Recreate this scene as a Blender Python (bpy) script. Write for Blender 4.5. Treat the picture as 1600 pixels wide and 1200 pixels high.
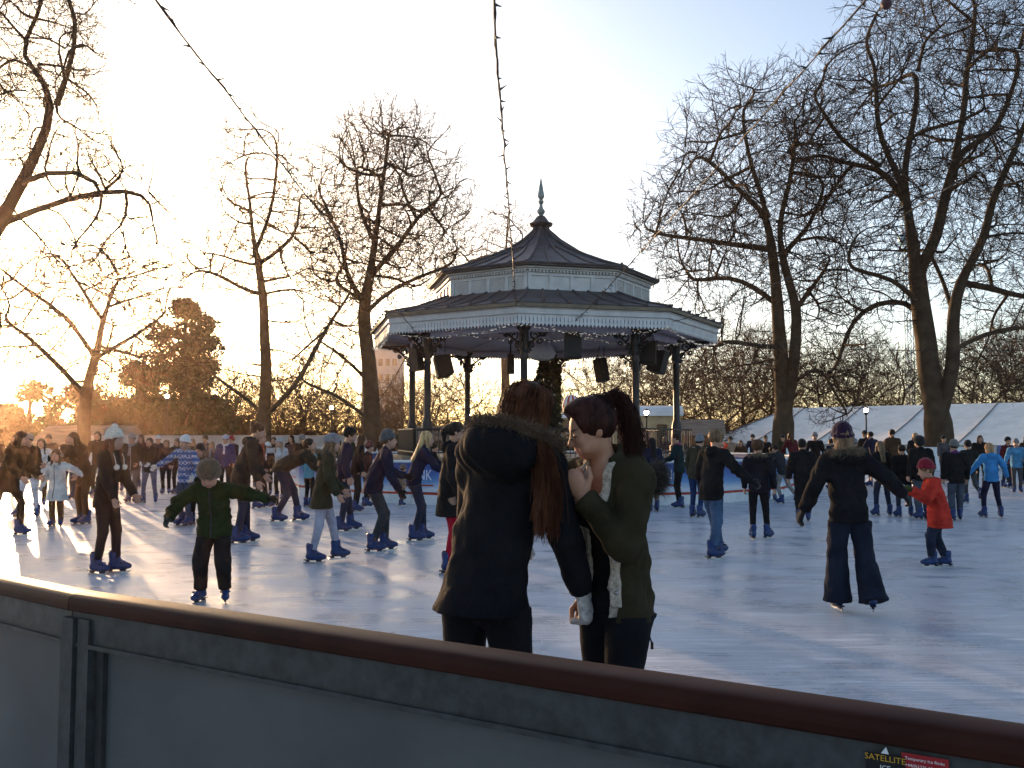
import bpy, bmesh, math, random
import numpy as np
from mathutils import Vector, Matrix, kdtree
random.seed(7); RNG = np.random.default_rng(11)
for _o in list(bpy.data.objects): bpy.data.objects.remove(_o)
S = bpy.context.scene
COL = S.collection
PI = math.pi
rad = math.radians
# ------------------------------------------------------------------ camera, sky, sun, exposure
CAM_Z = 1.55
F_PX = 1386.0                       # focal length in pixels of the 1600 px wide photograph
PITCH = math.atan(82.0/F_PX)
cam_d = bpy.data.cameras.new("camera"); cam = bpy.data.objects.new("camera", cam_d); COL.objects.link(cam)
cam_d.sensor_width = 36.0; cam_d.lens = 36.0*F_PX/1600.0
cam_d.clip_start = 0.05; cam_d.clip_end = 3000
cam.location = (0, 0, CAM_Z); cam.rotation_euler = (PI/2 + PITCH, 0, 0)
S.camera = cam
SUN_EL, SUN_AZ = rad(6.4), rad(-29.5)      # azimuth measured from +Y towards +X
W = bpy.data.worlds.new("World"); S.world = W; W.use_nodes = True
wn = W.node_tree.nodes; wl = W.node_tree.links
bg = wn["Background"]; sky = wn.new("ShaderNodeTexSky"); sky.sky_type = 'NISHITA'
sky.sun_disc = False; sky.sun_elevation = SUN_EL; sky.sun_rotation = SUN_AZ
sky.altitude = 30; sky.air_density = 0.68; sky.dust_density = 1.7; sky.ozone_density = 0.8
wl.new(sky.outputs[0], bg.inputs[0]); bg.inputs[1].default_value = 0.15
sun_d = bpy.data.lights.new("sun", 'SUN'); sun = bpy.data.objects.new("sun", sun_d); COL.objects.link(sun)
sun_d.energy = 4.6; sun_d.angle = rad(0.6); sun_d.color = (1.0, 0.62, 0.34)
_sd = Vector((math.sin(SUN_AZ)*math.cos(SUN_EL), math.cos(SUN_AZ)*math.cos(SUN_EL), math.sin(SUN_EL)))
sun.rotation_euler = _sd.to_track_quat('Z', 'Y').to_euler(); sun.location = _sd*60
S.view_settings.view_transform = 'Standard'; S.view_settings.look = 'None'
S.view_settings.gamma = 1.0; S.view_settings.exposure = 1.52
S.render.engine = 'CYCLES'
S.cycles.max_bounces = 6; S.cycles.diffuse_bounces = 3; S.cycles.glossy_bounces = 3; S.cycles.transparent_max_bounces = 6
S.cycles.use_denoising = True; S.cycles.volume_bounces = 0

# ------------------------------------------------------------------ helpers
CP, SP = math.cos(PITCH), math.sin(PITCH)
def ray(u, v):
    x = (u-800)/F_PX; z = (600-v)/F_PX
    return np.array([x, CP - z*SP, SP + z*CP])
def at(u, v, depth):                 # world point on the sight line at a distance along +Y
    r = ray(u, v); t = depth/r[1]
    return np.array([r[0]*t, depth, CAM_Z + r[2]*t])
def on_ice(u, v, z=0.0):
    r = ray(u, v); t = (z-CAM_Z)/r[2]
    return np.array([r[0]*t, r[1]*t, z])
def tag(o, label=None, cat=None, group=None, kind=None):
    if label: o["label"] = label
    if cat: o["category"] = cat
    if group: o["group"] = group
    if kind: o["kind"] = kind
    return o
def empty(name, loc=(0, 0, 0), rz=0.0):
    o = bpy.data.objects.new(name, None); COL.objects.link(o); o.empty_display_size = 0.2
    o.location = loc; o.rotation_euler = (0, 0, rz); return o
def link_mesh(name, me, mat, parent=None):
    if mat is not None and len(me.materials) == 0: me.materials.append(mat)
    o = bpy.data.objects.new(name, me); COL.objects.link(o)
    if parent is not None: o.parent = parent
    return o
def copy_tree(o, parent=None):
    c = o.copy(); COL.objects.link(c)
    c.parent = parent
    for ch in o.children: copy_tree(ch, c)
    return c
def np_mesh(name, verts, faces, smooth=True, fmats=None):
    """verts (N,3); faces: list of (M,k) int arrays or python lists"""
    me = bpy.data.meshes.new(name)
    if isinstance(faces, list) and len(faces) and isinstance(faces[0], np.ndarray) and faces[0].ndim == 2:
        blocks = [f for f in faces if len(f)]
        loops = np.concatenate([b.ravel() for b in blocks]).astype(np.int32)
        sizes = np.concatenate([np.full(len(b), b.shape[1]) for b in blocks]).astype(np.int32)
        starts = np.concatenate([[0], np.cumsum(sizes)[:-1]]).astype(np.int32)
        me.vertices.add(len(verts)); me.vertices.foreach_set("co", np.asarray(verts, np.float32).ravel())
        me.loops.add(len(loops)); me.loops.foreach_set("vertex_index", loops)
        me.polygons.add(len(sizes)); me.polygons.foreach_set("loop_start", starts); me.polygons.foreach_set("loop_total", sizes)
        if fmats is not None: me.polygons.foreach_set("material_index", np.asarray(fmats, np.int32))
        me.update(calc_edges=True); me.validate()
    else:
        me.from_pydata([tuple(v) for v in verts], [], [tuple(f) for f in faces]); me.update()
    me.polygons.foreach_set("use_smooth", [bool(smooth)]*len(me.polygons))
    return me
class MB:
    """collects simple shapes into one mesh"""
    def __init__(s): s.v = []; s.f = []; s.sm = []
    def add(s, vs, fs, smooth=False):
        n = len(s.v); s.v += [tuple(map(float, p)) for p in vs]
        s.f += [tuple(i+n for i in f) for f in fs]; s.sm += [smooth]*len(fs); return s
    def box(s, c, d, rz=0.0, M=None, taper=1.0):
        hx, hy, hz = d[0]/2, d[1]/2, d[2]/2
        vs = [(x*hx*(taper if z < 0 else 1), y*hy*(taper if z < 0 else 1), z*hz) for z in (-1, 1) for y in (-1, 1) for x in (-1, 1)]
        R = M if M is not None else Matrix.Rotation(rz, 3, 'Z')
        vs = [R @ Vector(p) + Vector(c) for p in vs]
        return s.add(vs, [(0, 2, 3, 1), (4, 5, 7, 6), (0, 1, 5, 4), (1, 3, 7, 5), (3, 2, 6, 7), (2, 0, 4, 6)])
    def tube(s, pts, r, n=8, caps=True, smooth=True):
        pts = [Vector(p) for p in pts]; rs = r if isinstance(r, (list, tuple)) else [r]*len(pts)
        vs = []; fs = []; up = None
        for i, p in enumerate(pts):
            t = (pts[min(i+1, len(pts)-1)] - pts[max(i-1, 0)])
            if t.length < 1e-9: t = Vector((0, 0, 1))
            t.normalize()
            if up is None:
                up = Vector((0, 0, 1)) if abs(t.z) < .9 else Vector((1, 0, 0))
            a = t.cross(up); a.normalize(); b = a.cross(t); up = b
            for k in range(n):
                w = 2*PI*k/n; vs.append(p + (a*math.cos(w) + b*math.sin(w))*rs[i])
        for i in range(len(pts)-1):
            for k in range(n):
                k2 = (k+1) % n; fs.append((i*n+k, i*n+k2, (i+1)*n+k2, (i+1)*n+k))
        s.add(vs, fs, smooth)
        if caps: s.add(vs[:n], [tuple(range(n))]); s.add(vs[-n:], [tuple(reversed(range(n)))])
        return s
    def lathe(s, prof, c=(0, 0, 0), n=16, smooth=True, a0=0.0):
        vs = []; fs = []
        for r, z in prof:
            for k in range(n):
                w = a0 + 2*PI*k/n; vs.append((c[0]+r*math.cos(w), c[1]+r*math.sin(w), c[2]+z))
        for i in range(len(prof)-1):
            for k in range(n):
                k2 = (k+1) % n; fs.append((i*n+k, i*n+k2, (i+1)*n+k2, (i+1)*n+k))
        s.add(vs, fs, smooth); s.add(vs[:n], [tuple(reversed(range(n)))]); s.add(vs[-n:], [tuple(range(n))]); return s
    def ball(s, c, r, n=10, m=7):
        prof = [(max(1e-4, r*math.sin(PI*i/m)), -r*math.cos(PI*i/m)) for i in range(m+1)]
        return s.lathe(prof, c, n)
    def quad(s, a, b, c, d): return s.add([a, b, c, d], [(0, 1, 2, 3)])
    def build(s, name, mat, parent=None):
        me = bpy.data.meshes.new(name); me.from_pydata(s.v, [], s.f); me.update()
        me.polygons.foreach_set("use_smooth", s.sm)
        return link_mesh(name, me, mat, parent)

# ------------------------------------------------------------------ materials
def mat(name, col, rough=0.7, spec=0.3, var=0.15, nscale=8.0, bump=0.0, bscale=60.0, metal=0.0, sheen=0.0,
        emit=None, es=0.0, col2=None, attr=None, sss=0.0, trans=0.0, alpha=None, stretch=None):
    m = bpy.data.materials.new(name); m.use_nodes = True
    nt = m.node_tree; N = nt.nodes; L = nt.links; b = N["Principled BSDF"]
    b.inputs["Roughness"].default_value = rough; b.inputs["Specular IOR Level"].default_value = spec
    b.inputs["Metallic"].default_value = metal
    if sheen: b.inputs["Sheen Weight"].default_value = sheen; b.inputs["Sheen Roughness"].default_value = 0.4
    if sss: b.inputs["Subsurface Weight"].default_value = sss; b.inputs["Subsurface Radius"].default_value = (0.012, 0.005, 0.003)
    if trans: b.inputs["Transmission Weight"].default_value = trans
    if emit: b.inputs["Emission Color"].default_value = (*emit, 1); b.inputs["Emission Strength"].default_value = es
    tc = N.new("ShaderNodeTexCoord"); mp = N.new("ShaderNodeMapping"); L.new(tc.outputs["Object"], mp.inputs[0])
    if stretch: mp.inputs["Scale"].default_value = stretch
    nz = N.new("ShaderNodeTexNoise"); nz.inputs["Scale"].default_value = nscale; nz.inputs["Detail"].default_value = 5
    nz.inputs["Roughness"].default_value = 0.6
    L.new(mp.outputs[0], nz.inputs["Vector"])
    mx = N.new("ShaderNodeMix"); mx.data_type = 'RGBA'
    c2 = col2 if col2 else tuple(min(1, c*(1+2*var)) for c in col)
    c1 = col if col2 else tuple(c*(1-var) for c in col)
    mx.inputs[6].default_value = (*c1, 1); mx.inputs[7].default_value = (*c2, 1)
    cr = N.new("ShaderNodeMapRange"); cr.inputs[1].default_value = 0.35; cr.inputs[2].default_value = 0.65
    L.new(nz.outputs[0], cr.inputs[0]); L.new(cr.outputs[0], mx.inputs[0])
    out = mx.outputs[2]
    if attr:
        at_ = N.new("ShaderNodeAttribute"); at_.attribute_name = attr
        m2 = N.new("ShaderNodeMix"); m2.data_type = 'RGBA'; m2.blend_type = 'MULTIPLY'; m2.inputs[0].default_value = 1.0
        L.new(at_.outputs["Color"], m2.inputs[6]); L.new(out, m2.inputs[7]); out = m2.outputs[2]
    L.new(out, b.inputs["Base Color"])
    if bump:
        n2 = N.new("ShaderNodeTexNoise"); n2.inputs["Scale"].default_value = bscale; n2.inputs["Detail"].default_value = 4
        L.new(mp.outputs[0], n2.inputs["Vector"])
        bp = N.new("ShaderNodeBump"); bp.inputs["Strength"].default_value = bump; bp.inputs["Distance"].default_value = 0.01
        L.new(n2.outputs[0], bp.inputs["Height"]); L.new(bp.outputs[0], b.inputs["Normal"])
    return m
_cloth = {}
def cloth(col, rough=0.85, bump=0.35, bscale=90.0, sheen=0.008, var=0.22):
    k = (tuple(round(c, 4) for c in col), rough, bump)
    if k not in _cloth:
        _cloth[k] = mat("cloth", col, rough=rough, spec=0.07, var=var, nscale=5.0, bump=bump, bscale=bscale, sheen=sheen)
    return _cloth[k]
M_black = mat("black_paint", (0.012, 0.012, 0.013), 0.45, 0.4, bump=0.1, bscale=30)
M_white = mat("white_painted_timber", (0.48, 0.465, 0.46), 0.5, 0.25, var=0.07, nscale=3.0, bump=0.12, bscale=25, col2=(0.60, 0.58, 0.57))
M_soffit = mat("soffit_paint", (0.50, 0.48, 0.54), 0.6, 0.3, var=0.06, nscale=2.0)
M_lead = mat("lead_roof", (0.05, 0.042, 0.042), 0.5, 0.2, var=0.25, nscale=2.5, bump=0.25, bscale=9, col2=(0.085, 0.075, 0.08))
M_gutter = mat("gutter_paint", (0.16, 0.13, 0.09), 0.55, 0.3)
M_zinc = mat("finial_metal", (0.20, 0.22, 0.20), 0.4, 0.5, var=0.2, metal=0.3)
M_galv = mat("galvanised_steel", (0.04, 0.042, 0.042), 0.55, 0.4, var=0.22, nscale=22.0, bump=0.15, bscale=40, metal=0.25)
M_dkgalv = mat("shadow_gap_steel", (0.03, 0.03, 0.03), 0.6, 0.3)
M_board = mat("rink_board_plastic", (0.078, 0.078, 0.078), 0.55, 0.3, var=0.14, nscale=1.6, bump=0.06, bscale=14)  # base colour darkened in place of shade from people behind the camera
M_rail = mat("rail_cap", (0.030, 0.0085, 0.005), 0.5, 0.10, var=0.25, nscale=6.0, bump=0.04, bscale=20, stretch=(0.4, 1, 1))
M_ground = mat("park_ground", (0.06, 0.055, 0.035), 0.95, 0.1, var=0.3, nscale=0.3, bump=0.6, bscale=3, col2=(0.05, 0.065, 0.03))
M_skate = mat("blue_skate_plastic", (0.011, 0.031, 0.11), 0.42, 0.35, var=0.22, nscale=14, bump=0.1, bscale=50)
M_steel = mat("blade_steel", (0.42, 0.42, 0.44), 0.28, 0.6, metal=0.9)
M_holder = mat("blade_holder", (0.012, 0.014, 0.03), 0.5, 0.4)
M_bark = mat("plane_bark", (0.035, 0.027, 0.020), 0.9, 0.1, var=0.3, nscale=1.6, bump=1.0, bscale=9, col2=(0.078, 0.06, 0.042))
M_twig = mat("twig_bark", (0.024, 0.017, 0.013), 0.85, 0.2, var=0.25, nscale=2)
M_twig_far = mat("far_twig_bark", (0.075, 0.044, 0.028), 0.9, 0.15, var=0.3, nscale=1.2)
M_leaf = mat("evergreen_leaf", (0.028, 0.042, 0.014), 0.6, 0.3, var=0.45, nscale=0.9, col2=(0.06, 0.072, 0.025))
M_tent = mat("marquee_fabric", (0.80, 0.775, 0.73), 0.55, 0.3, var=0.06, nscale=1.2, bump=0.25, bscale=1.2)
M_wire = mat("black_wire", (0.012, 0.012, 0.012), 0.6, 0.3)
M_bulb = mat("fairy_bulb", (0.7, 0.65, 0.55), 0.15, 0.6, emit=(1.0, 0.9, 0.75), es=0.12)
M_bulbd = mat("unlit_fairy_bulb", (0.03, 0.03, 0.03), 0.3, 0.4)
M_lit = mat("lit_lamp_glass", (0.9, 0.85, 0.7), 0.3, 0.3, emit=(1.0, 0.86, 0.62), es=28.0)
# ------------------------------------------------------------------ ground and ice
def grid_sheet(name, x0, x1, y0, y1, z, m, hole=None):
    o = MB().quad((x0, y0, z), (x1, y0, z), (x1, y1, z), (x0, y1, z)).build(name, m); return o
g = grid_sheet("ground", -900, 900, -60, 1500, -1.2, M_ground); tag(g, "winter park ground around the raised ice rink", "ground", kind="structure")
def ice_material():
    m = bpy.data.materials.new("ice"); m.use_nodes = True
    N = m.node_tree.nodes; L = m.node_tree.links; b = N["Principled BSDF"]
    tc = N.new("ShaderNodeTexCoord")
    def noise(scale, detail, sc=(1, 1, 1), rot=0.0, dist=0.0, rough=0.55):
        mp = N.new("ShaderNodeMapping"); mp.inputs["Scale"].default_value = sc; mp.inputs["Rotation"].default_value = (0, 0, rot)
        L.new(tc.outputs["Object"], mp.inputs[0]); n = N.new("ShaderNodeTexNoise")
        n.inputs["Scale"].default_value = scale; n.inputs["Detail"].default_value = detail; n.inputs["Distortion"].default_value = dist
        n.inputs["Roughness"].default_value = rough
        L.new(mp.outputs[0], n.inputs["Vector"]); return n.outputs[0]
    def ramp(src, a, c, lo=0.0, hi=1.0):
        r = N.new("ShaderNodeMapRange"); r.inputs[1].default_value = a; r.inputs[2].default_value = c
        r.inputs[3].default_value = lo; r.inputs[4].default_value = hi; L.new(src, r.inputs[0]); return r.outputs[0]
    def mathn(op, a, c):
        n = N.new("ShaderNodeMath"); n.operation = op
        for i, q in enumerate((a, c)):
            if isinstance(q, (int, float)): n.inputs[i].default_value = q
            else: L.new(q, n.inputs[i])
        return n.outputs[0]
    def mixc(f, a, c):
        n = N.new("ShaderNodeMix"); n.data_type = 'RGBA'
        L.new(f, n.inputs[0])
        for i, q in ((6, a), (7, c)):
            if isinstance(q, tuple): n.inputs[i].default_value = (*q, 1)
            else: L.new(q, n.inputs[i])
        return n.outputs[2]
    big = noise(0.35, 4, (1, 1.6, 1), 0.3, 0.6)
    mid = noise(1.3, 5, (1, 1.5, 1), 0.2, 0.25, 0.6)
    # skate scratches: stretched noise at several headings, only the crests
    scr = None
    for ang, sx, sy, sc, th in ((0.15, 1.2, 26, 3.0, .575), (-0.35, 1.0, 30, 3.2, .585), (0.7, 1.3, 24, 2.6, .59), (-1.0, 1.1, 28, 2.8, .59), (1.45, 1.2, 30, 2.4, .60)):
        n = ramp(noise(sc, 3, (sx*.35, sy*.35, 1), ang, 0.5), th, th+.05)
        scr = n if scr is None else mathn('MAXIMUM', scr, n)
    fleck = ramp(noise(38, 2, (1, 1, 1), 0, 0), .62, .70)
    snow = mathn('MULTIPLY', fleck, ramp(noise(1.1, 3), .45, .62))
    patch = mathn('MULTIPLY', scr, ramp(mid, .30, .66))
    base = mixc(ramp(big, .38, .62), (0.30, 0.335, 0.405), (0.40, 0.43, 0.495))
    base = mixc(ramp(mid, .3, .75, 0, .6), base, (0.51, 0.54, 0.59))
    base = mixc(mathn('MULTIPLY', patch, 0.6), base, (0.78, 0.81, 0.86))
    base = mixc(snow, base, (0.82, 0.84, 0.87))
    L.new(base, b.inputs["Base Color"])
    rg = mathn('ADD', ramp(mid, .25, .75, 0.18, 0.42), mathn('MULTIPLY', patch, 0.22))
    L.new(mathn('ADD', rg, mathn('MULTIPLY', snow, .4)), b.inputs["Roughness"])
    b.inputs["Specular IOR Level"].default_value = 0.20
    hgt = mathn('ADD', mathn('MULTIPLY', patch, 0.5), mathn('MULTIPLY', mid, 0.35))
    hgt = mathn('ADD', hgt, mathn('MULTIPLY', snow, 0.8))
    bp = N.new("ShaderNodeBump"); bp.inputs["Strength"].default_value = 0.12; bp.inputs["Distance"].default_value = 0.02
    L.new(hgt, bp.inputs["Height"]); L.new(bp.outputs[0], b.inputs["Normal"])
    return m
M_ice = ice_material()
# the rink is a raised slab: ice sheet on top, deck edge round it
mb = MB(); x0, x1, y0, y1 = -34, 34, -3.0, 41.0
mb.quad((x0, y0, 0), (x1, y0, 0), (x1, y1, 0), (x0, y1, 0))
tag(mb.build("ice", M_ice), "pale blue scratched ice sheet of the rink", "ice", kind="structure")
mb = MB(); mb.box((0, 19, -.62), (69, 45.5, 1.16)); 
tag(mb.build("rink_deck", M_galv), "low raised deck carrying the ice", "deck", kind="structure")

# ------------------------------------------------------------------ near barrier
RT = 1.10
A0, A1, A2, A3 = Vector((-4.6, 5.07, 0)), Vector((-1.238, 2.606, 0)), Vector((.805, 1.395, 0)), Vector((3.9, -.44, 0))
def barrier_run(P, Q, root, post_at=(), before=None, after=None):
    d = (Q-P); Lg = d.length; d.normalize(); n = Vector((d.y, -d.x, 0))   # n: side of the camera
    if n.y > 0: n = -n
    rot = math.atan2(d.y, d.x)
    def pt(s, o, z): return P + d*s + n*o + Vector((0, 0, z))
    mb = MB()                        # rounded cap
    prof = []
    for k in range(13):
        w = PI*k/12; prof.append((-0.050*math.cos(w), -0.022 + 0.022*max(0, math.sin(w))**.5))
    prof += [(0.051, -0.028), (0.051, -0.042), (.048, -.046), (-0.048, -0.046), (-.051, -.042), (-.051, -.028)]
    def mitre(other):                # share the joint plane with the neighbouring run
        if other is None: return n
        m_ = Vector((other.y, -other.x, 0)); m_ = -m_ if m_.y > 0 else m_
        k_ = (n+m_).normalized(); return k_/k_.dot(n)
    nP, nQ = mitre(before), mitre(after)
    vs = [P+d*.0015+nP*o+Vector((0, 0, RT+z)) for o, z in prof]+[Q-d*.0015+nQ*o+Vector((0, 0, RT+z)) for o, z in prof]; m = len(prof)
    q4 = lambda k: (k, (k+1) % m, m+(k+1) % m, m+k)
    mb.add(vs, [q4(k) for k in range(13)], True); mb.add(vs, [q4(k) for k in range(13, m)], False); mb.add(vs[:m], [tuple(reversed(range(m)))]); mb.add(vs[m:], [tuple(range(m))])
    mb.build("rail_cap", M_rail, root)
    mb = MB(); mb.box(pt(Lg/2, .012, RT-.095), (Lg, .05, .095), rot); mb.box(pt(Lg/2, .012, .06), (Lg, .05, .1), rot)
    mb.box(pt(Lg/2, .041, RT-.138), (Lg, .012, .012), rot)
    mb.build("steel_beam", M_galv, root)
    mb = MB(); mb.box(pt(Lg/2, 0, .55), (Lg, .014, .9), rot); mb.build("board", M_board, root)
    for s in post_at:
        mb = MB(); mb.box(pt(s-.035, .026, .52), (.055, .058, 1.03), rot); mb.box(pt(s+.028, .022, .52), (.05, .05, 1.03), rot)
        mb.build("post", M_galv, root)
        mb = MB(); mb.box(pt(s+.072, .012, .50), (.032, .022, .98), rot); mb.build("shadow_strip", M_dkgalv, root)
bar = empty("rink_barrier", (A1.x, A1.y, 0)); bar.location = (0, 0, 0)
dA, dB, dC = (A1-A0).normalized(), (A2-A1).normalized(), (A3-A2).normalized()
barrier_run(A0, A1, bar, (.9, 2.5), None, dB); barrier_run(A1, A2, bar, (.035,), dA, dC); barrier_run(A2, A3, bar, (1.2,), dB, None)
tag(bar, "low rink wall in the foreground with rounded dark red handrail over grey boards", "barrier")
# stickers on the steel beam
def text_mesh(body, size, align='CENTER'):
    c = bpy.data.curves.new("txt", 'FONT'); c.body = body; c.size = size; c.align_x = align; c.extrude = 0.0; c.resolution_u = 2
    o = bpy.data.objects.new("txt", c); COL.objects.link(o)
    dg = bpy.context.evaluated_depsgraph_get(); dg.update()
    me = bpy.data.meshes.new_from_object(o.evaluated_get(dg)); bpy.data.objects.remove(o); return me
def place_text(name, body, size, mt, parent, loc, ux, uz, sx=1.0):
    me = text_mesh(body, size); o = link_mesh(name, me, None, parent); me.materials.clear(); me.materials.append(mt)
    ux = Vector(ux).normalized(); uz = Vector(uz).normalized(); nn = ux.cross(uz)
    M = Matrix((ux*sx, uz, nn)).transposed().to_4x4(); M.translation = Vector(loc)
    o.matrix_local = M; return o
M_yel = mat("sticker_yellow", (0.55, 0.30, 0.02), .5); M_red = mat("sticker_red", (0.30, 0.015, 0.02), .5); M_txtw = mat("sticker_white", (.7, .7, .7), .5)
M_stk = mat("sticker_black", (.01, .01, .012), .4)
d = (A2-A1).normalized(); nrm = Vector((d.y, -d.x, 0)); 
if nrm.y > 0: nrm = -nrm
def on_beam(u):                       # point on the camera face of the beam below pixel column u
    r = ray(u, 1180); q = A1 + nrm*.052
    # intersect plan ray x=r0*t, y=r1*t with line q + d*s
    t = (q.x*d.y - q.y*d.x)/(r[0]*d.y - r[1]*d.x); return Vector((r[0]*t, r[1]*t, 0))
p = on_beam(1382)
st = empty("logo_sticker", (p.x, p.y, RT-.064)); M0 = None
ux = tuple(d) ; uz = (0, 0, 1)
mb = MB(); w, h = .030, .016
mb.add([Vector((0, 0, 0))+d*a+Vector((0, 0, b)) - nrm*.008 for a, b in ((-w, -h-.014), (w, -h-.014), (w, .002), (-w, .002))], [(0, 1, 2, 3)]); mb.build("backing", M_stk, st)
place_text("lettering", "SATELLITE", .0135, M_yel, st, -nrm*.004+Vector((0, 0, -.008)), ux, uz)
place_text("lettering", "ICE", .011, M_txtw, st, -nrm*.004+Vector((0, 0, -.022)), ux, uz)
mb = MB(); mb.add([-nrm*.004+d*a+Vector((0, 0, b)) for a, b in ((-.006, .004), (.006, .004), (.002, .015))], [(0, 1, 2)]); mb.build("emblem", M_txtw, st)
tag(st, "small black sticker lettered SATELLITE in yellow on the steel beam under the handrail", "sticker")
p = on_beam(1444)
st = empty("notice_sticker", (p.x, p.y, RT-.060))
mb = MB(); w, h = .034, .022
mb.add([d*a+Vector((0, 0, b)) - nrm*.008 for a, b in ((-w, -h-.01), (w, -h-.01), (w, .006), (-w, .006))], [(0, 1, 2, 3)]); mb.build("backing", M_red, st)
for k, tx in enumerate(("Temporary Ice Rinks", "+44(0)1276 28 44 80", "Permanent Ice Rinks")):
    place_text("lettering", tx, .0068, M_txtw, st, -nrm*.004+Vector((0, 0, -.003-.0105*k)), ux, uz)
tag(st, "small red sticker with white lettering on the steel beam, right of the yellow one", "sticker")

# ------------------------------------------------------------------ bandstand
BC = Vector((0.896, 27.0, 0)); TH0 = -8.3
def octv(k, R, z): 
    w = rad(TH0 + 45*k); return Vector((R*math.sin(w), -R*math.cos(w), z))
band = empty("bandstand", BC); band.scale = (.975, .975, 1)
tag(band, "octagonal white bandstand with dark two tier roof and spire on black iron columns", "bandstand")
def oct_loft(prof, name, m, cap=True, seg=8):
    mb = MB(); vs = [octv(k, R, z) for R, z in prof for k in range(8)]; fs = []
    for i in range(len(prof)-1):
        for k in range(8): fs.append((i*8+k, i*8+(k+1) % 8, (i+1)*8+(k+1) % 8, (i+1)*8+k))
    if cap: fs += [tuple(reversed(range(8))), tuple((len(prof)-1)*8+k for k in range(8))]
    mb.add(vs, fs); return mb.build(name, m, band)
oct_loft([(4.75, -1.2), (4.75, .9), (4.95, .92), (4.95, 1.0)], "plinth", M_gutter)
# lower roof with standing seams, gutter, fascia
EZ, DZ = 4.86, 5.52
oct_loft([(5.52, EZ), (5.50, EZ+.03), (4.5, 5.13), (3.45, DZ), (3.45, DZ-.1), (5.40, EZ-.03)], "lower_roof", M_lead, cap=False)
mb = MB()
for k in range(8):
    for j in range(0, 6):
        t = j/6
        a = octv(k, 5.50, EZ+.04).lerp(octv(k+1, 5.50, EZ+.04), t); m_ = octv(k, 4.5, 5.14).lerp(octv(k+1, 4.5, 5.14), t); b_ = octv(k, 3.45, DZ+.01).lerp(octv(k+1, 3.45, DZ+.01), t)
        mb.tube([a, m_, b_], .045 if j == 0 else .03, 6)
        mb.box(a + Vector((0, 0, .02)), (.10, .10, .06))
mb.build("roof_seams", M_lead, band)
oct_loft([(5.54, EZ-.1), (5.56, EZ-.02), (5.52, EZ-.005), (5.40, EZ-.01), (5.38, EZ-.1)], "gutter", M_gutter, cap=False)
oct_loft([(5.42, EZ-.26), (5.42, EZ-.09), (5.36, EZ-.09), (5.36, EZ-.26)], "fascia", M_white, cap=False)
mb = MB()                             # moulding under the fascia and the pierced boards
for k in range(8):
    a, b_ = octv(k, 5.39, 0), octv(k+1, 5.39, 0); Lg = (b_-a).length; d_ = (b_-a)/Lg; n_ = Vector((d_.y, -d_.x, 0)); 
    if n_.dot(a) < 0: n_ = -n_
    rot = math.atan2(d_.y, d_.x); nb = 40; wb = Lg/nb
    for j in range(nb):
        c = a + d_*(j+.5)*wb
        zt, zb, zp, hw = EZ-.26, EZ-.50, EZ-.57, wb*.40
        pr = [(-hw, zt), (-hw, zb), (0, zp), (hw, zb), (hw, zt)]
        vs = [c + d_*x + n_*o + Vector((0, 0, z)) for o in (.012, -.012) for x, z in pr]
        mb.add(vs, [(0, 1, 2, 3, 4), (9, 8, 7, 6, 5)] + [(i, 5+i, 5+(i+1) % 5, (i+1) % 5) for i in range(5)])
        # the webs that leave a slot and an eye between neighbouring boards
        e = a + d_*(j+1)*wb
        mb.box(e + Vector((0, 0, EZ-.30)), (wb*.2, .018, .09), rot); mb.box(e + Vector((0, 0, EZ-.475)), (wb*.2, .018, .05), rot)
mb.build("valance", M_white, band)
mb = MB()
for k in range(8):
    a, b_ = octv(k, 5.44, EZ-.25), octv(k+1, 5.44, EZ-.25); mb.tube([a, b_], .022, 6)
    a, b_ = octv(k, 5.44, EZ-.11), octv(k+1, 5.44, EZ-.11); mb.tube([a, b_], .02, 6)
mb.build("moulding", M_white, band)
oct_loft([(5.36, EZ-.16), (4.2, 4.50), (2.2, 4.78), (.05, 4.95), (.05, 5.05), (5.36, EZ-.1)], "ceiling", M_soffit, cap=False)
mb = MB()
for k in range(8): mb.tube([octv(k, 5.3, EZ-.19), octv(k, 4.2, 4.47), octv(k, 2.2, 4.75), octv(k, .1, 4.92)], .05, 6)
for k in range(8):
    mb.tube([octv(k, 4.15, 4.38), octv(k+1, 4.15, 4.38)], .11, 8)
mb.build("ceiling_beams", M_soffit, band)
# clerestory drum
oct_loft([(3.34, 5.38), (3.34, 6.12)], "drum_wall", M_white, cap=False)
mb = MB(); ml = MB(); md = MB()
for k in range(8):
    a, b_ = octv(k, 3.34, 0), octv(k+1, 3.34, 0); Lg = (b_-a).length; d_ = (b_-a)/Lg; n_ = Vector((d_.y, -d_.x, 0))
    if n_.dot(a) < 0: n_ = -n_
    rot = math.atan2(d_.y, d_.x)
    def PP(s, o, z): return a + d_*s*Lg + n_*o + Vector((0, 0, z))
    mb.box(PP(.5, .02, 5.94), (Lg, .04, .06), rot); mb.box(PP(.5, .02, 5.50), (Lg, .05, .07), rot)
    for s in (.02, .26, .5, .74, .98): mb.box(PP(s, .02, 5.72), (.10, .036, .38), rot)
    for s in (.14, .38, .62, .86):
        if k in (1, 3, 5, 7):
            ml = MB()
            for z in range(8): ml.box(PP(s, .012, 5.56+z*.045), (.40, .022, .022), rot)
            ml.box(PP(s-.075, .01, 5.72), (.02, .02, .36), rot); ml.box(PP(s+.075, .01, 5.72), (.02, .02, .36), rot); ml.build('louvre', M_white, band)
    nd = 26
    for j in range(nd): md.box(PP((j+.5)/nd, .055, 6.03), (.05, .07, .055), rot)
    md.box(PP(.5, .03, 6.085), (Lg*1.02, .10, .04), rot)
    md.box(PP(.5, .06, 6.13), (Lg*1.05, .18, .04), rot)
mb.build("drum_panelling", M_white, band); md.build("cornice", M_white, band)
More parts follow.
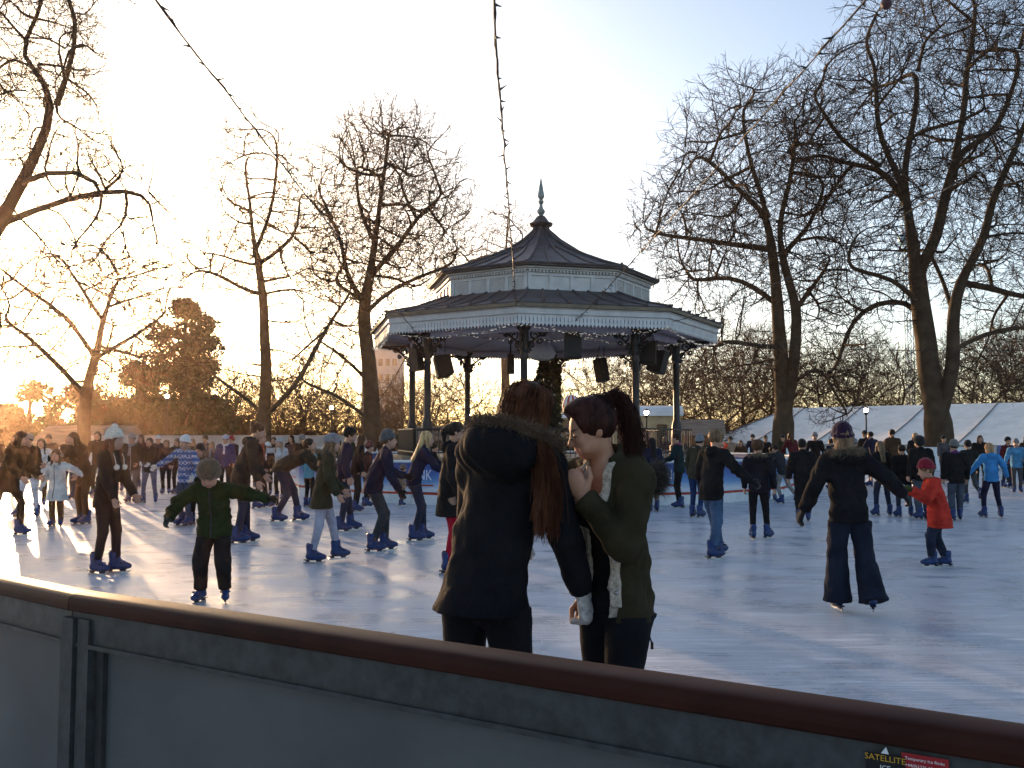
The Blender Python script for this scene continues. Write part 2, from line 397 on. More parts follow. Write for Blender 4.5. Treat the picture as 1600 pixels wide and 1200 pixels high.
UP = [(3.66, 6.16), (3.66, 6.21), (2.9, 6.46), (1.94, 6.84), (1.2, 7.17), (.62, 7.54), (.26, 7.86), (.20, 8.0)]
oct_loft(UP, "upper_roof", M_lead)
mb = MB()
def up_pt(k, t, i):
    R, z = UP[i]; return octv(k, R, z+.015).lerp(octv(k+1, R, z+.015), t)
for k in range(8):
    mb.tube([up_pt(k, 0, i) for i in range(1, 8)], [.06, .06, .055, .05, .05, .045, .04], 6)
    for t, top in ((.25, 4), (.5, 6), (.75, 4)):
        mb.tube([up_pt(k, t + (.5-t)*(max(0, i-3)/ (top-2)), i) for i in range(1, top+1)], .028, 5)
    # roll moulding along the foot of the slope
    mb.tube([up_pt(k, 0, 1), up_pt(k, .5, 1), up_pt(k, 1, 1)], .035, 6)
mb.build("roof_ribs", M_lead, band)
mb = MB(); mb.lathe([(.20, 7.95), (.36, 8.03), (.40, 8.08), (.27, 8.14), (.18, 8.26), (.12, 8.33)], n=8, smooth=False, a0=rad(20)); mb.build("spire_collar", M_lead, band)
mb = MB(); mb.lathe([(.08, 8.3), (.07, 8.36), (.125, 8.44), (.135, 8.50), (.07, 8.58), (.05, 8.70), (.085, 8.75), (.095, 8.80), (.05, 8.84), (.105, 8.92), (.115, 8.96), (.01, 9.55)], n=8, smooth=False, a0=.2); mb.build("finial", M_zinc, band)
# columns and cast iron brackets
mb = MB(); mb.lathe([(.24, 1.0), (.24, 1.25), (.17, 1.32), (.15, 1.9), (.12, 2.0), (.10, 2.06), (.095, 3.55), (.13, 3.6), (.10, 3.66), (.10, 3.76), (.16, 3.86), (.13, 3.92), (.13, 4.3), (.2, 4.36), (.2, 4.42)], n=12)
colme = None
def bracket_mesh():
    mb = MB(); Lh = .92
    arc = [(.12 + Lh*(1-math.cos(w)), .0, 3.72 + .62*math.sin(w)) for w in np.linspace(0, PI/2, 9)]
    mb.tube(arc, .032, 5); mb.tube([(.1, 0, 4.36), (.12+Lh, 0, 4.36)], .034, 5)
    def scroll(cx, cz, r, turns, a0, tr=.026):
        mb.tube([(cx + r*(1-.75*t)*math.cos(a0+turns*2*PI*t), 0, cz + r*(1-.75*t)*math.sin(a0+turns*2*PI*t)) for t in np.linspace(0, 1, 16)], tr, 4)
    scroll(.30, 4.19, .15, 1.4, 0); scroll(.56, 4.26, .10, 1.3, 2); scroll(.22, 3.95, .10, 1.3, 1); scroll(.76, 4.31, .055, 1.2, 1)
    scroll(.43, 4.05, .07, 1.2, 3); scroll(.13, 3.78, .07, 1.1, 0)
    return mb
bme = None
for k in range(8):
    p = octv(k, 4.15, 0)
    if colme is None: c = mb.build("column", M_black, band); colme = c.data
    else: c = link_mesh("column", colme, None, band)
    c.location = p
    w = rad(TH0+45*k)
    out = math.atan2(-math.cos(w), math.sin(w))
    for a in (out, out+rad(112.5), out-rad(112.5)):
        if bme is None: b_ = bracket_mesh().build("bracket", M_black, c); bme = b_.data
        else: b_ = link_mesh("bracket", bme, None, c)
        b_.rotation_euler = (0, 0, a)
# railing of the platform
for k in range(8):
    if k == 4: continue
    mb = MB(); a, b_ = octv(k, 4.6, 1.0), octv(k+1, 4.6, 1.0)
    mb.tube([a+Vector((0, 0, .75)), b_+Vector((0, 0, .75))], .025, 5); mb.tube([a+Vector((0, 0, .12)), b_+Vector((0, 0, .12))], .02, 5)
    for j in range(25): q = a.lerp(b_, j/24); mb.tube([q+Vector((0, 0, 0)), q+Vector((0, 0, .75))], .011, 4)
    mb.build("railing", M_black, band)

# loudspeakers hung from the bandstand
M_spk = mat("speaker_black", (.011, .011, .012), .6, .3, bump=.2, bscale=80)
M_grille = mat("speaker_grille", (.02, .02, .021), .5, .3, bump=.5, bscale=220)
def speaker(u, v, depth, w, h, yaw, tilt, label, roll=0.0):
    p = at(u, v, depth); o = empty("loudspeaker", p, yaw)
    M = Matrix.Rotation(tilt, 3, 'X') @ Matrix.Rotation(roll, 3, 'Y')
    mb = MB(); dd = w*.85
    pr = [(-w/2, -dd/2), (w/2, -dd/2), (w*.33, dd/2), (-w*.33, dd/2)]
    vs = [M @ Vector((x, y, z)) for z in (-h/2, h/2) for x, y in pr]
    mb.add(vs, [(3, 2, 1, 0), (4, 5, 6, 7)] + [(i, (i+1) % 4, 4+(i+1) % 4, 4+i) for i in range(4)])
    mb.build("cabinet", M_spk, o)
    mb = MB(); mb.box(M @ Vector((0, -dd/2-.006, 0)), (w*.9, .012, h*.9), M=M); mb.build("grille", M_grille, o)
    mb = MB(); t = 4.62-p[2]
    for x in (-w*.3, w*.3): mb.tube([M @ Vector((x, 0, h/2)), (x*.6, 0, max(h/2+.1, t))], .014, 5)
    mb.box(M @ Vector((0, 0, h*.5+.012)), (w*.9, .05, .022), M=M)
    mb.build("hanging_bracket", M_black, o)
    tag(o, label, "loudspeaker", "loudspeakers hung under the bandstand roof"); return o
speaker(691, 573, 25.4, .50, .58, rad(20), rad(-14), "black loudspeaker hung between the left columns, tilted forward", roll=rad(-10))
speaker(651, 562, 24.6, .30, .62, rad(60), rad(-8), "narrow black loudspeaker half hidden behind the leftmost columns")
speaker(895, 541, 23.3, .46, .66, rad(-2), rad(-4), "largest square black loudspeaker facing out below the front fascia")
speaker(941, 578, 29.6, .42, .78, rad(200), rad(8), "slim black loudspeaker seen from behind, hanging low between far columns", roll=rad(6))
speaker(1013, 552, 24.6, .52, .60, rad(-25), rad(-6), "upper black loudspeaker of the pair by the right columns")
speaker(1030, 566, 25.6, .48, .62, rad(-42), rad(-14), "lower tilted black loudspeaker of the pair by the right columns", roll=rad(8))
speaker(798, 569, 27.6, .22, .62, rad(80), rad(0), "narrow black loudspeaker beside the front column, seen edge on")
# hanging glass dome lamp at the middle of the ceiling
p = at(846, 549, 25.6); o = empty("pendant_lamp", p)
mb = MB(); mb.lathe([(.02, .46), (.05, .38), (.10, .34), (.25, .26), (.38, .10), (.42, -.08), (.40, -.10), (.36, -.10), (.34, .08), (.2, .22), (.02, .3)], n=18); mb.build("shade", M_soffit, o)
mb = MB(); mb.lathe([(.40, -.1), (.36, -.19), (.2, -.26), (.01, -.28)], n=18); mb.build("glass_bowl", mat("bowl_glass", (.5, .5, .52), .2, .5), o)
mb = MB(); mb.tube([(0, 0, .4), (0, 0, 1.0)], .015, 5); mb.build("rod", M_black, o)
tag(o, "pale dome pendant lamp hanging from the centre of the bandstand ceiling", "lamp")
# pigeon on the cornice
p = at(977, 414, 25.2); o = empty("pigeon", (p[0], p[1], 6.30), rad(70))
M_pig = mat("pigeon_feather", (.05, .052, .06), .7)
mb = MB(); mb.lathe([(.01, -.10), (.06, -.06), (.085, 0), (.075, .07), (.04, .12), (.01, .13)], n=10)
bo = mb.build("body", M_pig, o); bo.rotation_euler = (rad(-62), 0, 0); bo.location = (0, 0, .10); bo.scale = (.8, .8, 1.25)
mb = MB(); mb.ball((0, .10, .21), .042, 8, 6); mb.tube([(0, .13, .21), (0, .165, .20)], [.012, .002], 5); mb.build("head", M_pig, o)
mb = MB(); mb.box((0, -.18, .045), (.07, .16, .02)); mb.build("tail", M_pig, o)
mb = MB()
for x in (-.025, .025): mb.tube([(x, .01, .05), (x, .015, 0)], .006, 4)
mb.build("leg", M_pig, o)
tag(o, "grey pigeon perched on the right corner of the upper bandstand roof", "pigeon")

# ------------------------------------------------------------------ printed wall round the bandstand
def print_material():
    m = bpy.data.materials.new("printed_board"); m.use_nodes = True; N = m.node_tree.nodes; L = m.node_tree.links; b = N["Principled BSDF"]
    tc = N.new("ShaderNodeTexCoord"); sp = N.new("ShaderNodeSeparateXYZ"); L.new(tc.outputs["Object"], sp.inputs[0])
    nz = N.new("ShaderNodeTexNoise"); nz.inputs["Scale"].default_value = 2.2; nz.inputs["Detail"].default_value = 5; L.new(tc.outputs["Object"], nz.inputs["Vector"])
    ad = N.new("ShaderNodeMath"); ad.operation = 'MULTIPLY_ADD'; ad.inputs[1].default_value = .22; L.new(nz.outputs[0], ad.inputs[0]); L.new(sp.outputs[2], ad.inputs[2])
    r = N.new("ShaderNodeValToRGB"); e = r.color_ramp.elements
    e[0].position = .46; e[0].color = (.55, .60, .68, 1); e[1].position = .62; e[1].color = (.10, .26, .52, 1)
    n = e.new(.80); n.color = (.025, .10, .34, 1); n = e.new(1.0); n.color = (.015, .06, .25, 1)
    L.new(ad.outputs[0], r.inputs[0]); L.new(r.outputs[0], b.inputs["Base Color"]); b.inputs["Roughness"].default_value = .35
    return m
M_print = print_material(); M_redst = mat("red_stripe", (.34, .03, .02), .45); M_kick = mat("kick_board", (.62, .64, .66), .45, .3, var=.06)
M_prw = mat("print_white", (.62, .66, .74), .5)
ring = empty("rink_wall", BC)
RR, NS = 7.45, 16
def rv(k, R, z): w = 2*PI*(k+.35)/NS; return Vector((R*math.sin(w), -R*math.cos(w), z))
for k in range(NS):
    a, b_ = rv(k, RR, 0), rv(k+1, RR, 0); d_ = (b_-a); Lg = d_.length; d_.normalize(); n_ = Vector((d_.y, -d_.x, 0)); rot = math.atan2(d_.y, d_.x); mid = (a+b_)/2
    if n_.dot(mid) < 0: n_ = -n_
    pe = empty("panel", mid, rot); pe.parent = ring
    mb = MB(); mb.box((0, 0, .62), (Lg*.996, .03, .66)); mb.build("printed_board", M_print, pe)
    mb = MB(); mb.box((0, 0, .255), (Lg*.998, .045, .05)); mb.build("red_stripe", M_redst, pe)
    mb = MB(); mb.box((-Lg*.249, 0, .115), (Lg*.488, .036, .225)); mb.box((Lg*.249, 0, .115), (Lg*.488, .036, .225)); mb.build("kick_board", M_kick, pe)
    mb = MB(); mb.tube([(-Lg/2, 0, .975), (Lg/2, 0, .975)], .035, 8); mb.build("top_rail", M_kick, pe)
    s = -1 if (Matrix.Rotation(rot, 3, 'Z') @ Vector((0, -1, 0))).dot(n_) < 0 else 1
    if k % 2 == 0:
        place_text("lettering", "ICE RINK", .34, M_prw, pe, (0, -.021*s, .56), (s, 0, 0), (0, 0, 1), .8)
        mb = MB(); mb.box((0, -.017*s, .44), (Lg*.4, .006, .035)); mb.build("print_band", M_redst, pe)
    else:
        mb = MB(); mb.lathe([(.16, -.004), (.16, .004)], n=20)
        ob = mb.build("emblem", M_redst, pe); ob.rotation_euler = (PI/2, 0, 0); ob.location = (.1, -.019*s, .66); ob.scale = (1.3, .6, 1)
        mb = MB(); mb.box((.1, -.018*s, .50), (.62, .006, .05)); mb.box((.05, -.018*s, .43), (.5, .006, .03)); mb.build("print_band", M_redst, pe)
tag(ring, "blue and white printed rink wall with red stripe running round the bandstand", "rink wall")

# ------------------------------------------------------------------ far rink fence, hoarding, stall
M_farw = mat("pale_hoarding", (.50, .46, .45), .7, .2, var=.12, nscale=1.0)
def far_wall(name, x0, x1, y, h, m, label, cat, n, z0=0.0):
    o = empty(name, ((x0+x1)/2, y, z0)); 
    for k in range(n):
        a = (k+.5)/n - .5; w = (x1-x0)/n
        mb = MB(); mb.box((a*(x1-x0), 0, h/2), (w*.985, .05, h)); mb.box((a*(x1-x0), 0, h+.03), (w*.99, .09, .06)); mb.build("panel", m, o)
    tag(o, label, cat)
far_wall("rink_fence", -34, 34, 41.1, 1.0, M_kick, "long white rink wall on the far edge of the ice behind the crowd", "rink wall", 28)
far_wall("hoarding", -22.5, -7.5, 47.0, 2.75, M_farw, "pale pinkish hoarding behind the heads of the far left crowd", "hoarding", 8, -1.2)
# long stall with shallow shingled roof at far left
M_stall = mat("stall_timber", (.16, .10, .06), .75, .2, var=.3, nscale=3, bump=.4, bscale=12, stretch=(.4, 1, 6))
M_stroof = mat("stall_roof", (.24, .19, .15), .75, .2, var=.25, nscale=4, bump=.5, bscale=8, stretch=(.3, 1, 5))
o = empty("market_stall", (-24.2, 51, -1.2))
mb = MB(); mb.box((0, 0, 1.1), (4.6, 2.4, 2.2)); mb.build("wall", M_stall, o)
mb = MB(); mb.add([(-2.7, -1.7, 2.35), (2.7, -1.7, 2.35), (2.55, .3, 3.38), (-2.55, .3, 3.38), (-2.7, 1.7, 2.35), (2.7, 1.7, 2.35), (-2.7, -1.7, 2.25), (2.7, -1.7, 2.25), (2.7, 1.7, 2.25), (-2.7, 1.7, 2.25)],
       [(0, 1, 2, 3), (3, 2, 5, 4), (6, 7, 1, 0), (4, 5, 8, 9), (0, 3, 4, 9, 6), (1, 7, 8, 5, 2), (6, 9, 8, 7)])
for k in range(1, 6): mb.box((0, -1.7+2.0*k/6, 2.36+1.03*k/6), (5.2, .06, .05))
mb.build("roof", M_stroof, o)
mb = MB(); mb.box((0, -1.22, 1.45), (3.8, .06, .9)); mb.build("hatch", M_dkgalv, o)
mb = MB(); mb.box((0, -1.4, .98), (4.2, .5, .06)); mb.build("counter", M_stall, o)
tag(o, "long low timber market stall with shallow roof at far left behind the crowd", "stall")

p = at(1577, 728, 40.9); o = empty("banner", (p[0], 40.95, 0))
mb = MB(); mb.box((0, 0, .62), (.95, .03, 1.05)); mb.build("board", M_print, o); mb = MB(); mb.box((0, -.02, .30), (.8, .012, .16)); mb.box((0, -.02, .86), (.7, .012, .14)); mb.build("print_band", M_prw, o)
mb = MB(); mb.box((-.44, .05, .55), (.04, .04, 1.1)); mb.box((.44, .05, .55), (.04, .04, 1.1)); mb.build("frame", M_galv, o)
tag(o, "small blue and white banner on the far rink wall near the right edge", "banner")
# ------------------------------------------------------------------ white marquee on the right
tent = empty("marquee", (0, 0, 0))
P0 = Vector((13.6, 65.4, 0)); ax = Vector((.707, -.707, 0)); sl = Vector((.707, .707, 0))
ez, rz_, gz = 1.05, 3.75, -1.2; Lt = 36.0; wd = 8.0; hip = 3.2; nb = 8
tent.location = P0
mb = MB(); NU, NVV = 6, 8
def tp(s, t):        # s along the tent, t 0..1 up the slope
    z = ez + (rz_-ez)*t - .10*math.sin(PI*t)
    ph = (s/ (Lt/nb)) % 1.0
    z -= .07*math.sin(PI*ph)*math.sin(PI*t)
    return ax*(s + (hip*t if s < 1e-6 else 0)) + sl*(wd*t) + Vector((0, 0, z))
for b_ in range(nb):
    s0, s1 = Lt*b_/nb, Lt*(b_+1)/nb
    vs = []
    for i in range(NU+1):
        for j in range(NVV+1):
            s = s0+(s1-s0)*i/NU; t = j/NVV; q = tp(s, t)
            if b_ == 0: lo = hip*t; q = tp(max(s, 1e-3), t) ; q = q - ax*max(s, 1e-3) + ax*(lo + (s1-lo)*i/NU)
            vs.append(q)
    mb.add(vs, [(i*(NVV+1)+j, (i+1)*(NVV+1)+j, (i+1)*(NVV+1)+j+1, i*(NVV+1)+j+1) for i in range(NU) for j in range(NVV)], True)
# far slope and hip end
mb.add([ax*hip+sl*wd+Vector((0, 0, rz_)), ax*Lt+sl*wd+Vector((0, 0, rz_)), ax*Lt+sl*wd*2+Vector((0, 0, ez)), sl*wd*2+Vector((0, 0, ez))], [(0, 1, 2, 3)])
mb.add([Vector((0, 0, ez)), ax*hip+sl*wd+Vector((0, 0, rz_)), sl*wd*2+Vector((0, 0, ez))], [(0, 1, 2)])
mb.build("roof", M_tent, tent)
mb = MB()
for b_ in range(nb+1):
    s = Lt*b_/nb
    mb.tube([tp(s, t)+Vector((0, 0, .03)) for t in np.linspace(0, 1, 7)], .045, 5)
mb.build("roof_seam", mat("tent_seam", (.16, .16, .17), .6), tent)
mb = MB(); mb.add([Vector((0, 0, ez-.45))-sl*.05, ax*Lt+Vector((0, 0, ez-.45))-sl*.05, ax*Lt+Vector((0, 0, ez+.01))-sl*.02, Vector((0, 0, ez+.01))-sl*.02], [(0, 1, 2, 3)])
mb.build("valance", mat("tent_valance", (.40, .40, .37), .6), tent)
mb = MB()
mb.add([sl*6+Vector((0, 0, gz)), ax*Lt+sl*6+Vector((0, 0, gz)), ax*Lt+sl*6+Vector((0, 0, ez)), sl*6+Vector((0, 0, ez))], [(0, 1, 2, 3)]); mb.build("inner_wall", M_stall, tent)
for b_ in range(nb+1):
    mb = MB(); c = ax*(Lt*b_/nb); mb.tube([c+Vector((0, 0, gz)), c+Vector((0, 0, ez))], .06, 6); mb.build("pole", M_galv, tent)
tag(tent, "big white marquee with seamed sloping roof filling the right background", "marquee")

# ------------------------------------------------------------------ cream showman's wagon beyond the bandstand
M_cream = mat("cream_paint", (.42, .33, .20), .55, .3, var=.12, nscale=1.5); M_brown = mat("brown_frame", (.10, .045, .02), .55)
M_glassd = mat("dark_glass", (.02, .02, .022), .08, .5); M_roofw = mat("white_sheet_roof", (.72, .74, .78), .5, .3, var=.08, nscale=.8)
wx = at(985, 670, 52)[0]
wag = empty("wagon", (wx, 52, -1.2), rad(-6)); Lw, Ww, Hw = 5.6, 2.5, 3.95
mb = MB(); mb.box((0, 0, .75+(Hw-.75)/2), (Lw, Ww, Hw-.75)); mb.build("wall", M_cream, wag)
mb = MB(); ns = 9; vs = []
for x in (-Lw/2-.15, Lw/2+.15):
    for k in range(ns):
        w = PI*k/(ns-1); vs.append((x, -(Ww/2+.2)*math.cos(w), Hw-.03+.62*math.sin(w)**.7))
mb.add(vs, [(k, k+1, ns+k+1, ns+k) for k in range(ns-1)] + [tuple(range(ns)), tuple(reversed(range(ns, 2*ns))), (0, ns, 2*ns-1, ns-1)]); mb.build("roof", M_roofw, wag)
for x in (-1.6, 1.75):
    f = empty("window", (x, -Ww/2, 2.75)); f.parent = wag
    mb = MB()
    for dx in (-.26, .26): mb.box((dx, -.03, 0), (.08, .06, 1.35))
    for dz in (-.66, -.22, .22, .66): mb.box((0, -.028, dz), (.44, .05, .06))
    mb.build("frame", M_brown, f); mb = MB(); mb.box((0, -.008, 0), (.46, .012, 1.28)); mb.build("pane", M_glassd, f)
dr = empty("door", (-.35, -Ww/2, 2.1)); dr.parent = wag
mb = MB(); mb.box((0, -.03, 0), (.8, .06, 2.5)); mb.box((-.33, -.065, 0), (.08, .03, 2.4)); mb.box((.33, -.065, 0), (.08, .03, 2.4)); mb.build("leaf", M_brown, dr)
mb = MB(); mb.ball((.28, -.08, -.1), .04, 8, 5); mb.build("handle", M_steel, dr)
M_rose = mat("faded_rose_print", (.22, .11, .12), .7, var=.4, nscale=4)
mb = MB(); mb.lathe([(.36, -.01), (.36, .01)], n=20); q = mb.build("painted_medallion", M_rose, wag); q.rotation_euler = (PI/2, 0, 0); q.location = (.9, -Ww/2-.02, 2.9); q.scale = (.6, 1, 1)
for x in (-2, 2):
    for y in (-1.0, 1.0):
        mb = MB(); mb.lathe([(.36, -.08), (.40, -.05), (.40, .05), (.36, .08)], n=18); q = mb.build("wheel", M_black, wag); q.rotation_euler = (PI/2, 0, 0); q.location = (x, y, .4)
mb = MB(); mb.box((0, 0, .68), (Lw-.3, 1.7, .14)); mb.build("chassis", M_black, wag)
tag(wag, "cream painted show wagon with white curved roof and brown windows beyond the columns", "wagon")
# round kiosk with striped dome
kp = at(893, 650, 56); kio = empty("kiosk", (kp[0], 56, -1.2))
mb = MB(); mb.lathe([(1.1, 0), (1.1, 3.7), (1.25, 3.75), (1.25, 3.9)], n=20); mb.build("wall", M_cream, kio)
ma, mb2 = MB(), MB(); nst = 20
for k in range(nst):
    vs = []
    for i in range(8):
        t = i/7; R = .62*math.cos(t*PI/2*.96)**.75; z = 4.32 + 1.05*math.sin(t*PI/2)
        for e in (0, 1): w = 2*PI*(k+e)/nst; vs.append((R*math.cos(w), R*math.sin(w), z))
    (ma if k % 2 else mb2).add(vs, [(2*i, 2*i+1, 2*i+3, 2*i+2) for i in range(7)], True)
dm = ma.build("dome", mat("dome_red", (.38, .03, .03), .5), kio); mb2.build("dome_stripes", M_roofw, dm)
mb = MB(); mb.lathe([(1.25, 3.9), (.62, 4.2), (.66, 4.33), (.6, 4.36)], n=20); mb.build("roof", M_roofw, kio)
mb = MB(); mb.box((0, -1.0, 2.0), (.9, .35, 2.2)); mb.build("hatch", M_glassd, kio)
mb = MB(); mb.lathe([(.45, -.02), (.45, .02)], n=20); q = mb.build("painted_medallion", M_rose, kio); q.rotation_euler = (PI/2, 0, 0); q.location = (0, -1.12, 3.3)
tag(kio, "round cream kiosk topped by a red and white striped dome", "kiosk")
# brown timber huts right of the wagon
for k, (u, d_, w, h, lb) in enumerate(((1085, 58, 3.2, 2.9, "brown timber hut with pitched roof between the wagon and the marquee"), (690, 60, 3.4, 2.5, "dark low timber hut behind the bandstand columns on the left"))):
    p = at(u, 690, d_); o = empty("timber_hut", (p[0], d_, -1.2), rad(8 if k else -8))
    mb = MB(); mb.box((0, 0, h/2), (w, 2.4, h)); mb.build("wall", M_stall, o)
    mb = MB(); mb.add([(-w/2-.3, -1.5, h-.1), (w/2+.3, -1.5, h-.1), (w/2+.3, 0, h+.95), (-w/2-.3, 0, h+.95), (-w/2-.3, 1.5, h-.1), (w/2+.3, 1.5, h-.1)], [(0, 1, 2, 3), (3, 2, 5, 4), (0, 3, 4), (1, 5, 2), (0, 4, 5, 1)]); mb.build("roof", M_stroof, o)
    mb = MB(); mb.box((0, -1.21, 1.7), (w*.7, .05, 1.0)); mb.build("hatch", M_dkgalv, o); tag(o, lb, "hut")
# pale tower block far behind the middle tree and a blue ride mast on the right
M_tower = mat("pale_concrete", (.38, .38, .36), .8, var=.12, nscale=.4)
p = at(598, 690, 170); o = empty("tower_block", (p[0], 170, -1.2))
mb = MB(); mb.box((0, 0, 9.6), (7.2, 7, 19.2)); mb.box((.8, 0, 19.9), (3, 4, 1.4)); mb.build("wall", M_tower, o)
mw = MB()
for z in range(6):
    for x in (-2.6, -1.3, 0, 1.3, 2.6): mw.box((x, -3.51, 2.2+z*2.9), (.8, .06, 1.3))
mw.build("window", M_glassd, o); tag(o, "pale concrete tower block far behind the tree left of the bandstand", "building")
M_blue = mat("ride_blue", (.16, .38, .55), .5); p = at(1425, 690, 120); o = empty("ride_tower", (p[0], 120, -1.2))
mb = MB()
for x in (-.4, .4):
    for y in (-.4, .4): mb.tube([(x, y, 0), (x, y, 36)], .07, 5)
for z in range(36):
    s = 1 if z % 2 else -1
    mb.tube([(-.4*s, -.4, z), (.4*s, -.4, z+1)], .045, 4); mb.tube([(-.4*s, .4, z), (.4*s, .4, z+1)], .045, 4)
mb.build("lattice_mast", M_blue, o); mb = MB(); mb.lathe([(.6, 0), (1.1, .3), (1.1, 1.2), (.6, 1.5)], n=12); c = mb.build("gondola", M_blue, o); c.location = (0, 0, 29)
mb = MB(); mb.box((0, 0, .4), (3, 3, .8)); mb.build("base", M_galv, o)
tag(o, "slender pale blue lattice ride mast seen through the right hand trees", "ride tower")

# ------------------------------------------------------------------ street lamps
def street_lamp(u, v, depth, label, lit=True):
    p = at(u, v, depth); o = empty("street_lamp", (p[0], depth, -1.2)); h = p[2]+1.2
    mb = MB(); mb.lathe([(.11, 0), (.11, .5), (.05, .7), (.04, h-.25)], n=8); mb.build("post", M_black, o)
    mb = MB(); mb.ball((0, 0, h), .11 if lit else .14, 12, 8); mb.build("globe", M_lit, o)
    mb = MB(); mb.lathe([(.05, h-.25), (.12, h-.14), (.1, h-.1)], n=10); mb.lathe([(.13, h+.09), (.10, h+.15), (.02, h+.2)], n=10); mb.build("cap", M_black, o)
    tag(o, label, "street lamp", "lit globe lamps round the rink")
street_lamp(261, 619, 50, "lit globe lamp on a tall post in front of the dark evergreen at left")
street_lamp(518, 637, 52, "small lit globe lamp between the two trees left of the bandstand")
street_lamp(732, 648, 48, "lit globe lamp seen between the left bandstand columns")
street_lamp(1010, 645, 44, "lit globe lamp in front of the cream wagon")
street_lamp(1353, 641, 46, "lit globe lamp on a slim post before the marquee roof")
p = at(1369, 672, 40); o = empty("lantern_post", (p[0], 43.5, -1.2)); h = at(1369, 690, 43.5)[2]+1.2
mb = MB(); mb.lathe([(.14, 0), (.12, .6), (.06, .8), (.05, h-.35)], n=8); mb.build("post", M_black, o)
M_lant = mat("lantern_glass", (.35, .24, .10), .3, emit=(1.0, .6, .2), es=.35)
mb = MB(); mb.lathe([(.16, h-.3), (.25, h+.22)], n=4, smooth=False, a0=PI/4); mb.build("lantern_glass", M_lant, o)
mb = MB(); mb.lathe([(.31, h+.22), (.29, h+.26), (.1, h+.48), (.05, h+.58), (.07, h+.62), (.01, h+.72)], n=4, smooth=False, a0=PI/4)
mb.lathe([(.05, h-.36), (.18, h-.31), (.17, h-.29)], n=4, smooth=False, a0=PI/4)
for k in range(4):
    w = PI/4+k*PI/2; mb.tube([(.165*math.cos(w), .165*math.sin(w), h-.3), (.255*math.cos(w), .255*math.sin(w), h+.22)], .018, 4)
mb.build("lantern_frame", M_black, o); tag(o, "old black four sided lantern on a post above the crowd at right", "lantern")

# ------------------------------------------------------------------ strings of fairy lights
bulb_me = {}
def light_string(P, Q, sag, label, nb=40, r=.008, bs=1.0, seed=0, lit=False):
    P, Q = Vector(P), Vector(Q); o = empty("light_string", P); rr = random.Random(seed)
    pts = [P.lerp(Q, t) - P + Vector((rr.gauss(0, .004), rr.gauss(0, .004), -4*sag*t*(1-t) + rr.gauss(0, .004))) for t in np.linspace(0, 1, 60)]
    mb = MB(); mb.tube(pts, r, 4); off = [p + Vector((.012*math.sin(i*1.7), .012*math.cos(i*1.7), .004)) for i, p in enumerate(pts)]
    mb.tube(off, r*.7, 4); mb.build("wire", M_wire, o)
    for k in range(nb):
        t = (k+.5)/nb*59; i = int(t); q = pts[i].lerp(pts[min(59, i+1)], t-i)
        if lit not in bulb_me:
            mb = MB(); mb.lathe([(.006, 0), (.010, .004), (.010, .03), (.006, .034), (.007, .045), (.003, .075), (.001, .08)], n=6); b_ = mb.build("bulb", M_bulb if lit else M_bulbd, o); bulb_me[lit] = b_.data
        else: b_ = link_mesh("bulb", bulb_me[lit], None, o)
        b_.location = q; b_.scale = (bs, bs, bs)
        b_.rotation_euler = (rr.choice((-1, 1))*rr.uniform(.8, 2.2), rr.uniform(-.4, .4), rr.uniform(0, 6.28))
    tag(o, label, "light string", "fairy light strings spread from the bandstand")
def bs_pt(k, R=5.42, z=4.62): return BC + octv(k, R, z)
light_string(at(236, -8, 6.0), bs_pt(-1, 4.3, 4.30), .05, "fairy light string climbing to the upper left corner across the sky", 60, seed=1)
light_string(at(770, -8, 6.0), bs_pt(0, 5.45, 4.75), .04, "fairy light string running straight up the middle of the sky", 60, seed=2)
light_string(at(1362, -12, 6.0), bs_pt(.35, 5.2, 4.4), .06, "fairy light string rising to the upper right beside the round bauble", 60, seed=3)
light_string(at(1720, 140, 9.0), bs_pt(1, 5.42, 4.5), .35, "fairy light string reaching right across the two big right trees", 50, seed=4)
light_string(at(1720, 545, 24.0), bs_pt(2, 5.42, 4.3), .12, "level fairy light string crossing low in front of the right trees", 50, seed=5)
light_string(at(-80, 480, 26.0), bs_pt(-2, 5.42, 4.3), .25, "level fairy light string leaving the bandstand to the left", 40, seed=6)
for k, (a, b_, lb) in enumerate(((-1, 0, "swag of fairy lights below the left front fascia"), (0, 1, "swag of fairy lights below the front fascia"), (1, 2, "swag of fairy lights below the right fascia"), (-2, -1, "swag of fairy lights below the far left fascia"))):
    light_string(bs_pt(a, 5.3, 4.34), bs_pt(b_, 5.3, 4.34), .22, lb, 44, r=.007, seed=20+k, lit=True)
for k, (a, b_, lb) in enumerate(((-.6, .9, "long swag of fairy lights from the left column to the right column"), (.2, 1.9, "long swag of fairy lights ending at the far right column"))):
    light_string(bs_pt(a, 4.6, 4.34), bs_pt(b_, 4.6, 4.36), .3, lb, 44, r=.007, seed=30+k, lit=True)
# bauble hanging at the top right
p = at(1385, 6, 7.0); o = empty("bauble", p)
mb = MB(); mb.ball((0, 0, 0), .047, 18, 12); mb.build("ball", mat("dark_red_glitter", (.05, .008, .012), .35, .5, var=.5, nscale=90, bump=.8, bscale=160), o)
mb = MB(); mb.lathe([(.014, .044), (.014, .06), (.004, .063)], n=8); mb.tube([(0, 0, .06), (0, 0, .35)], .003, 4); mb.build("cap", M_wire, o)
tag(o, "dark red glittery ball bauble hanging at the top right edge", "bauble")
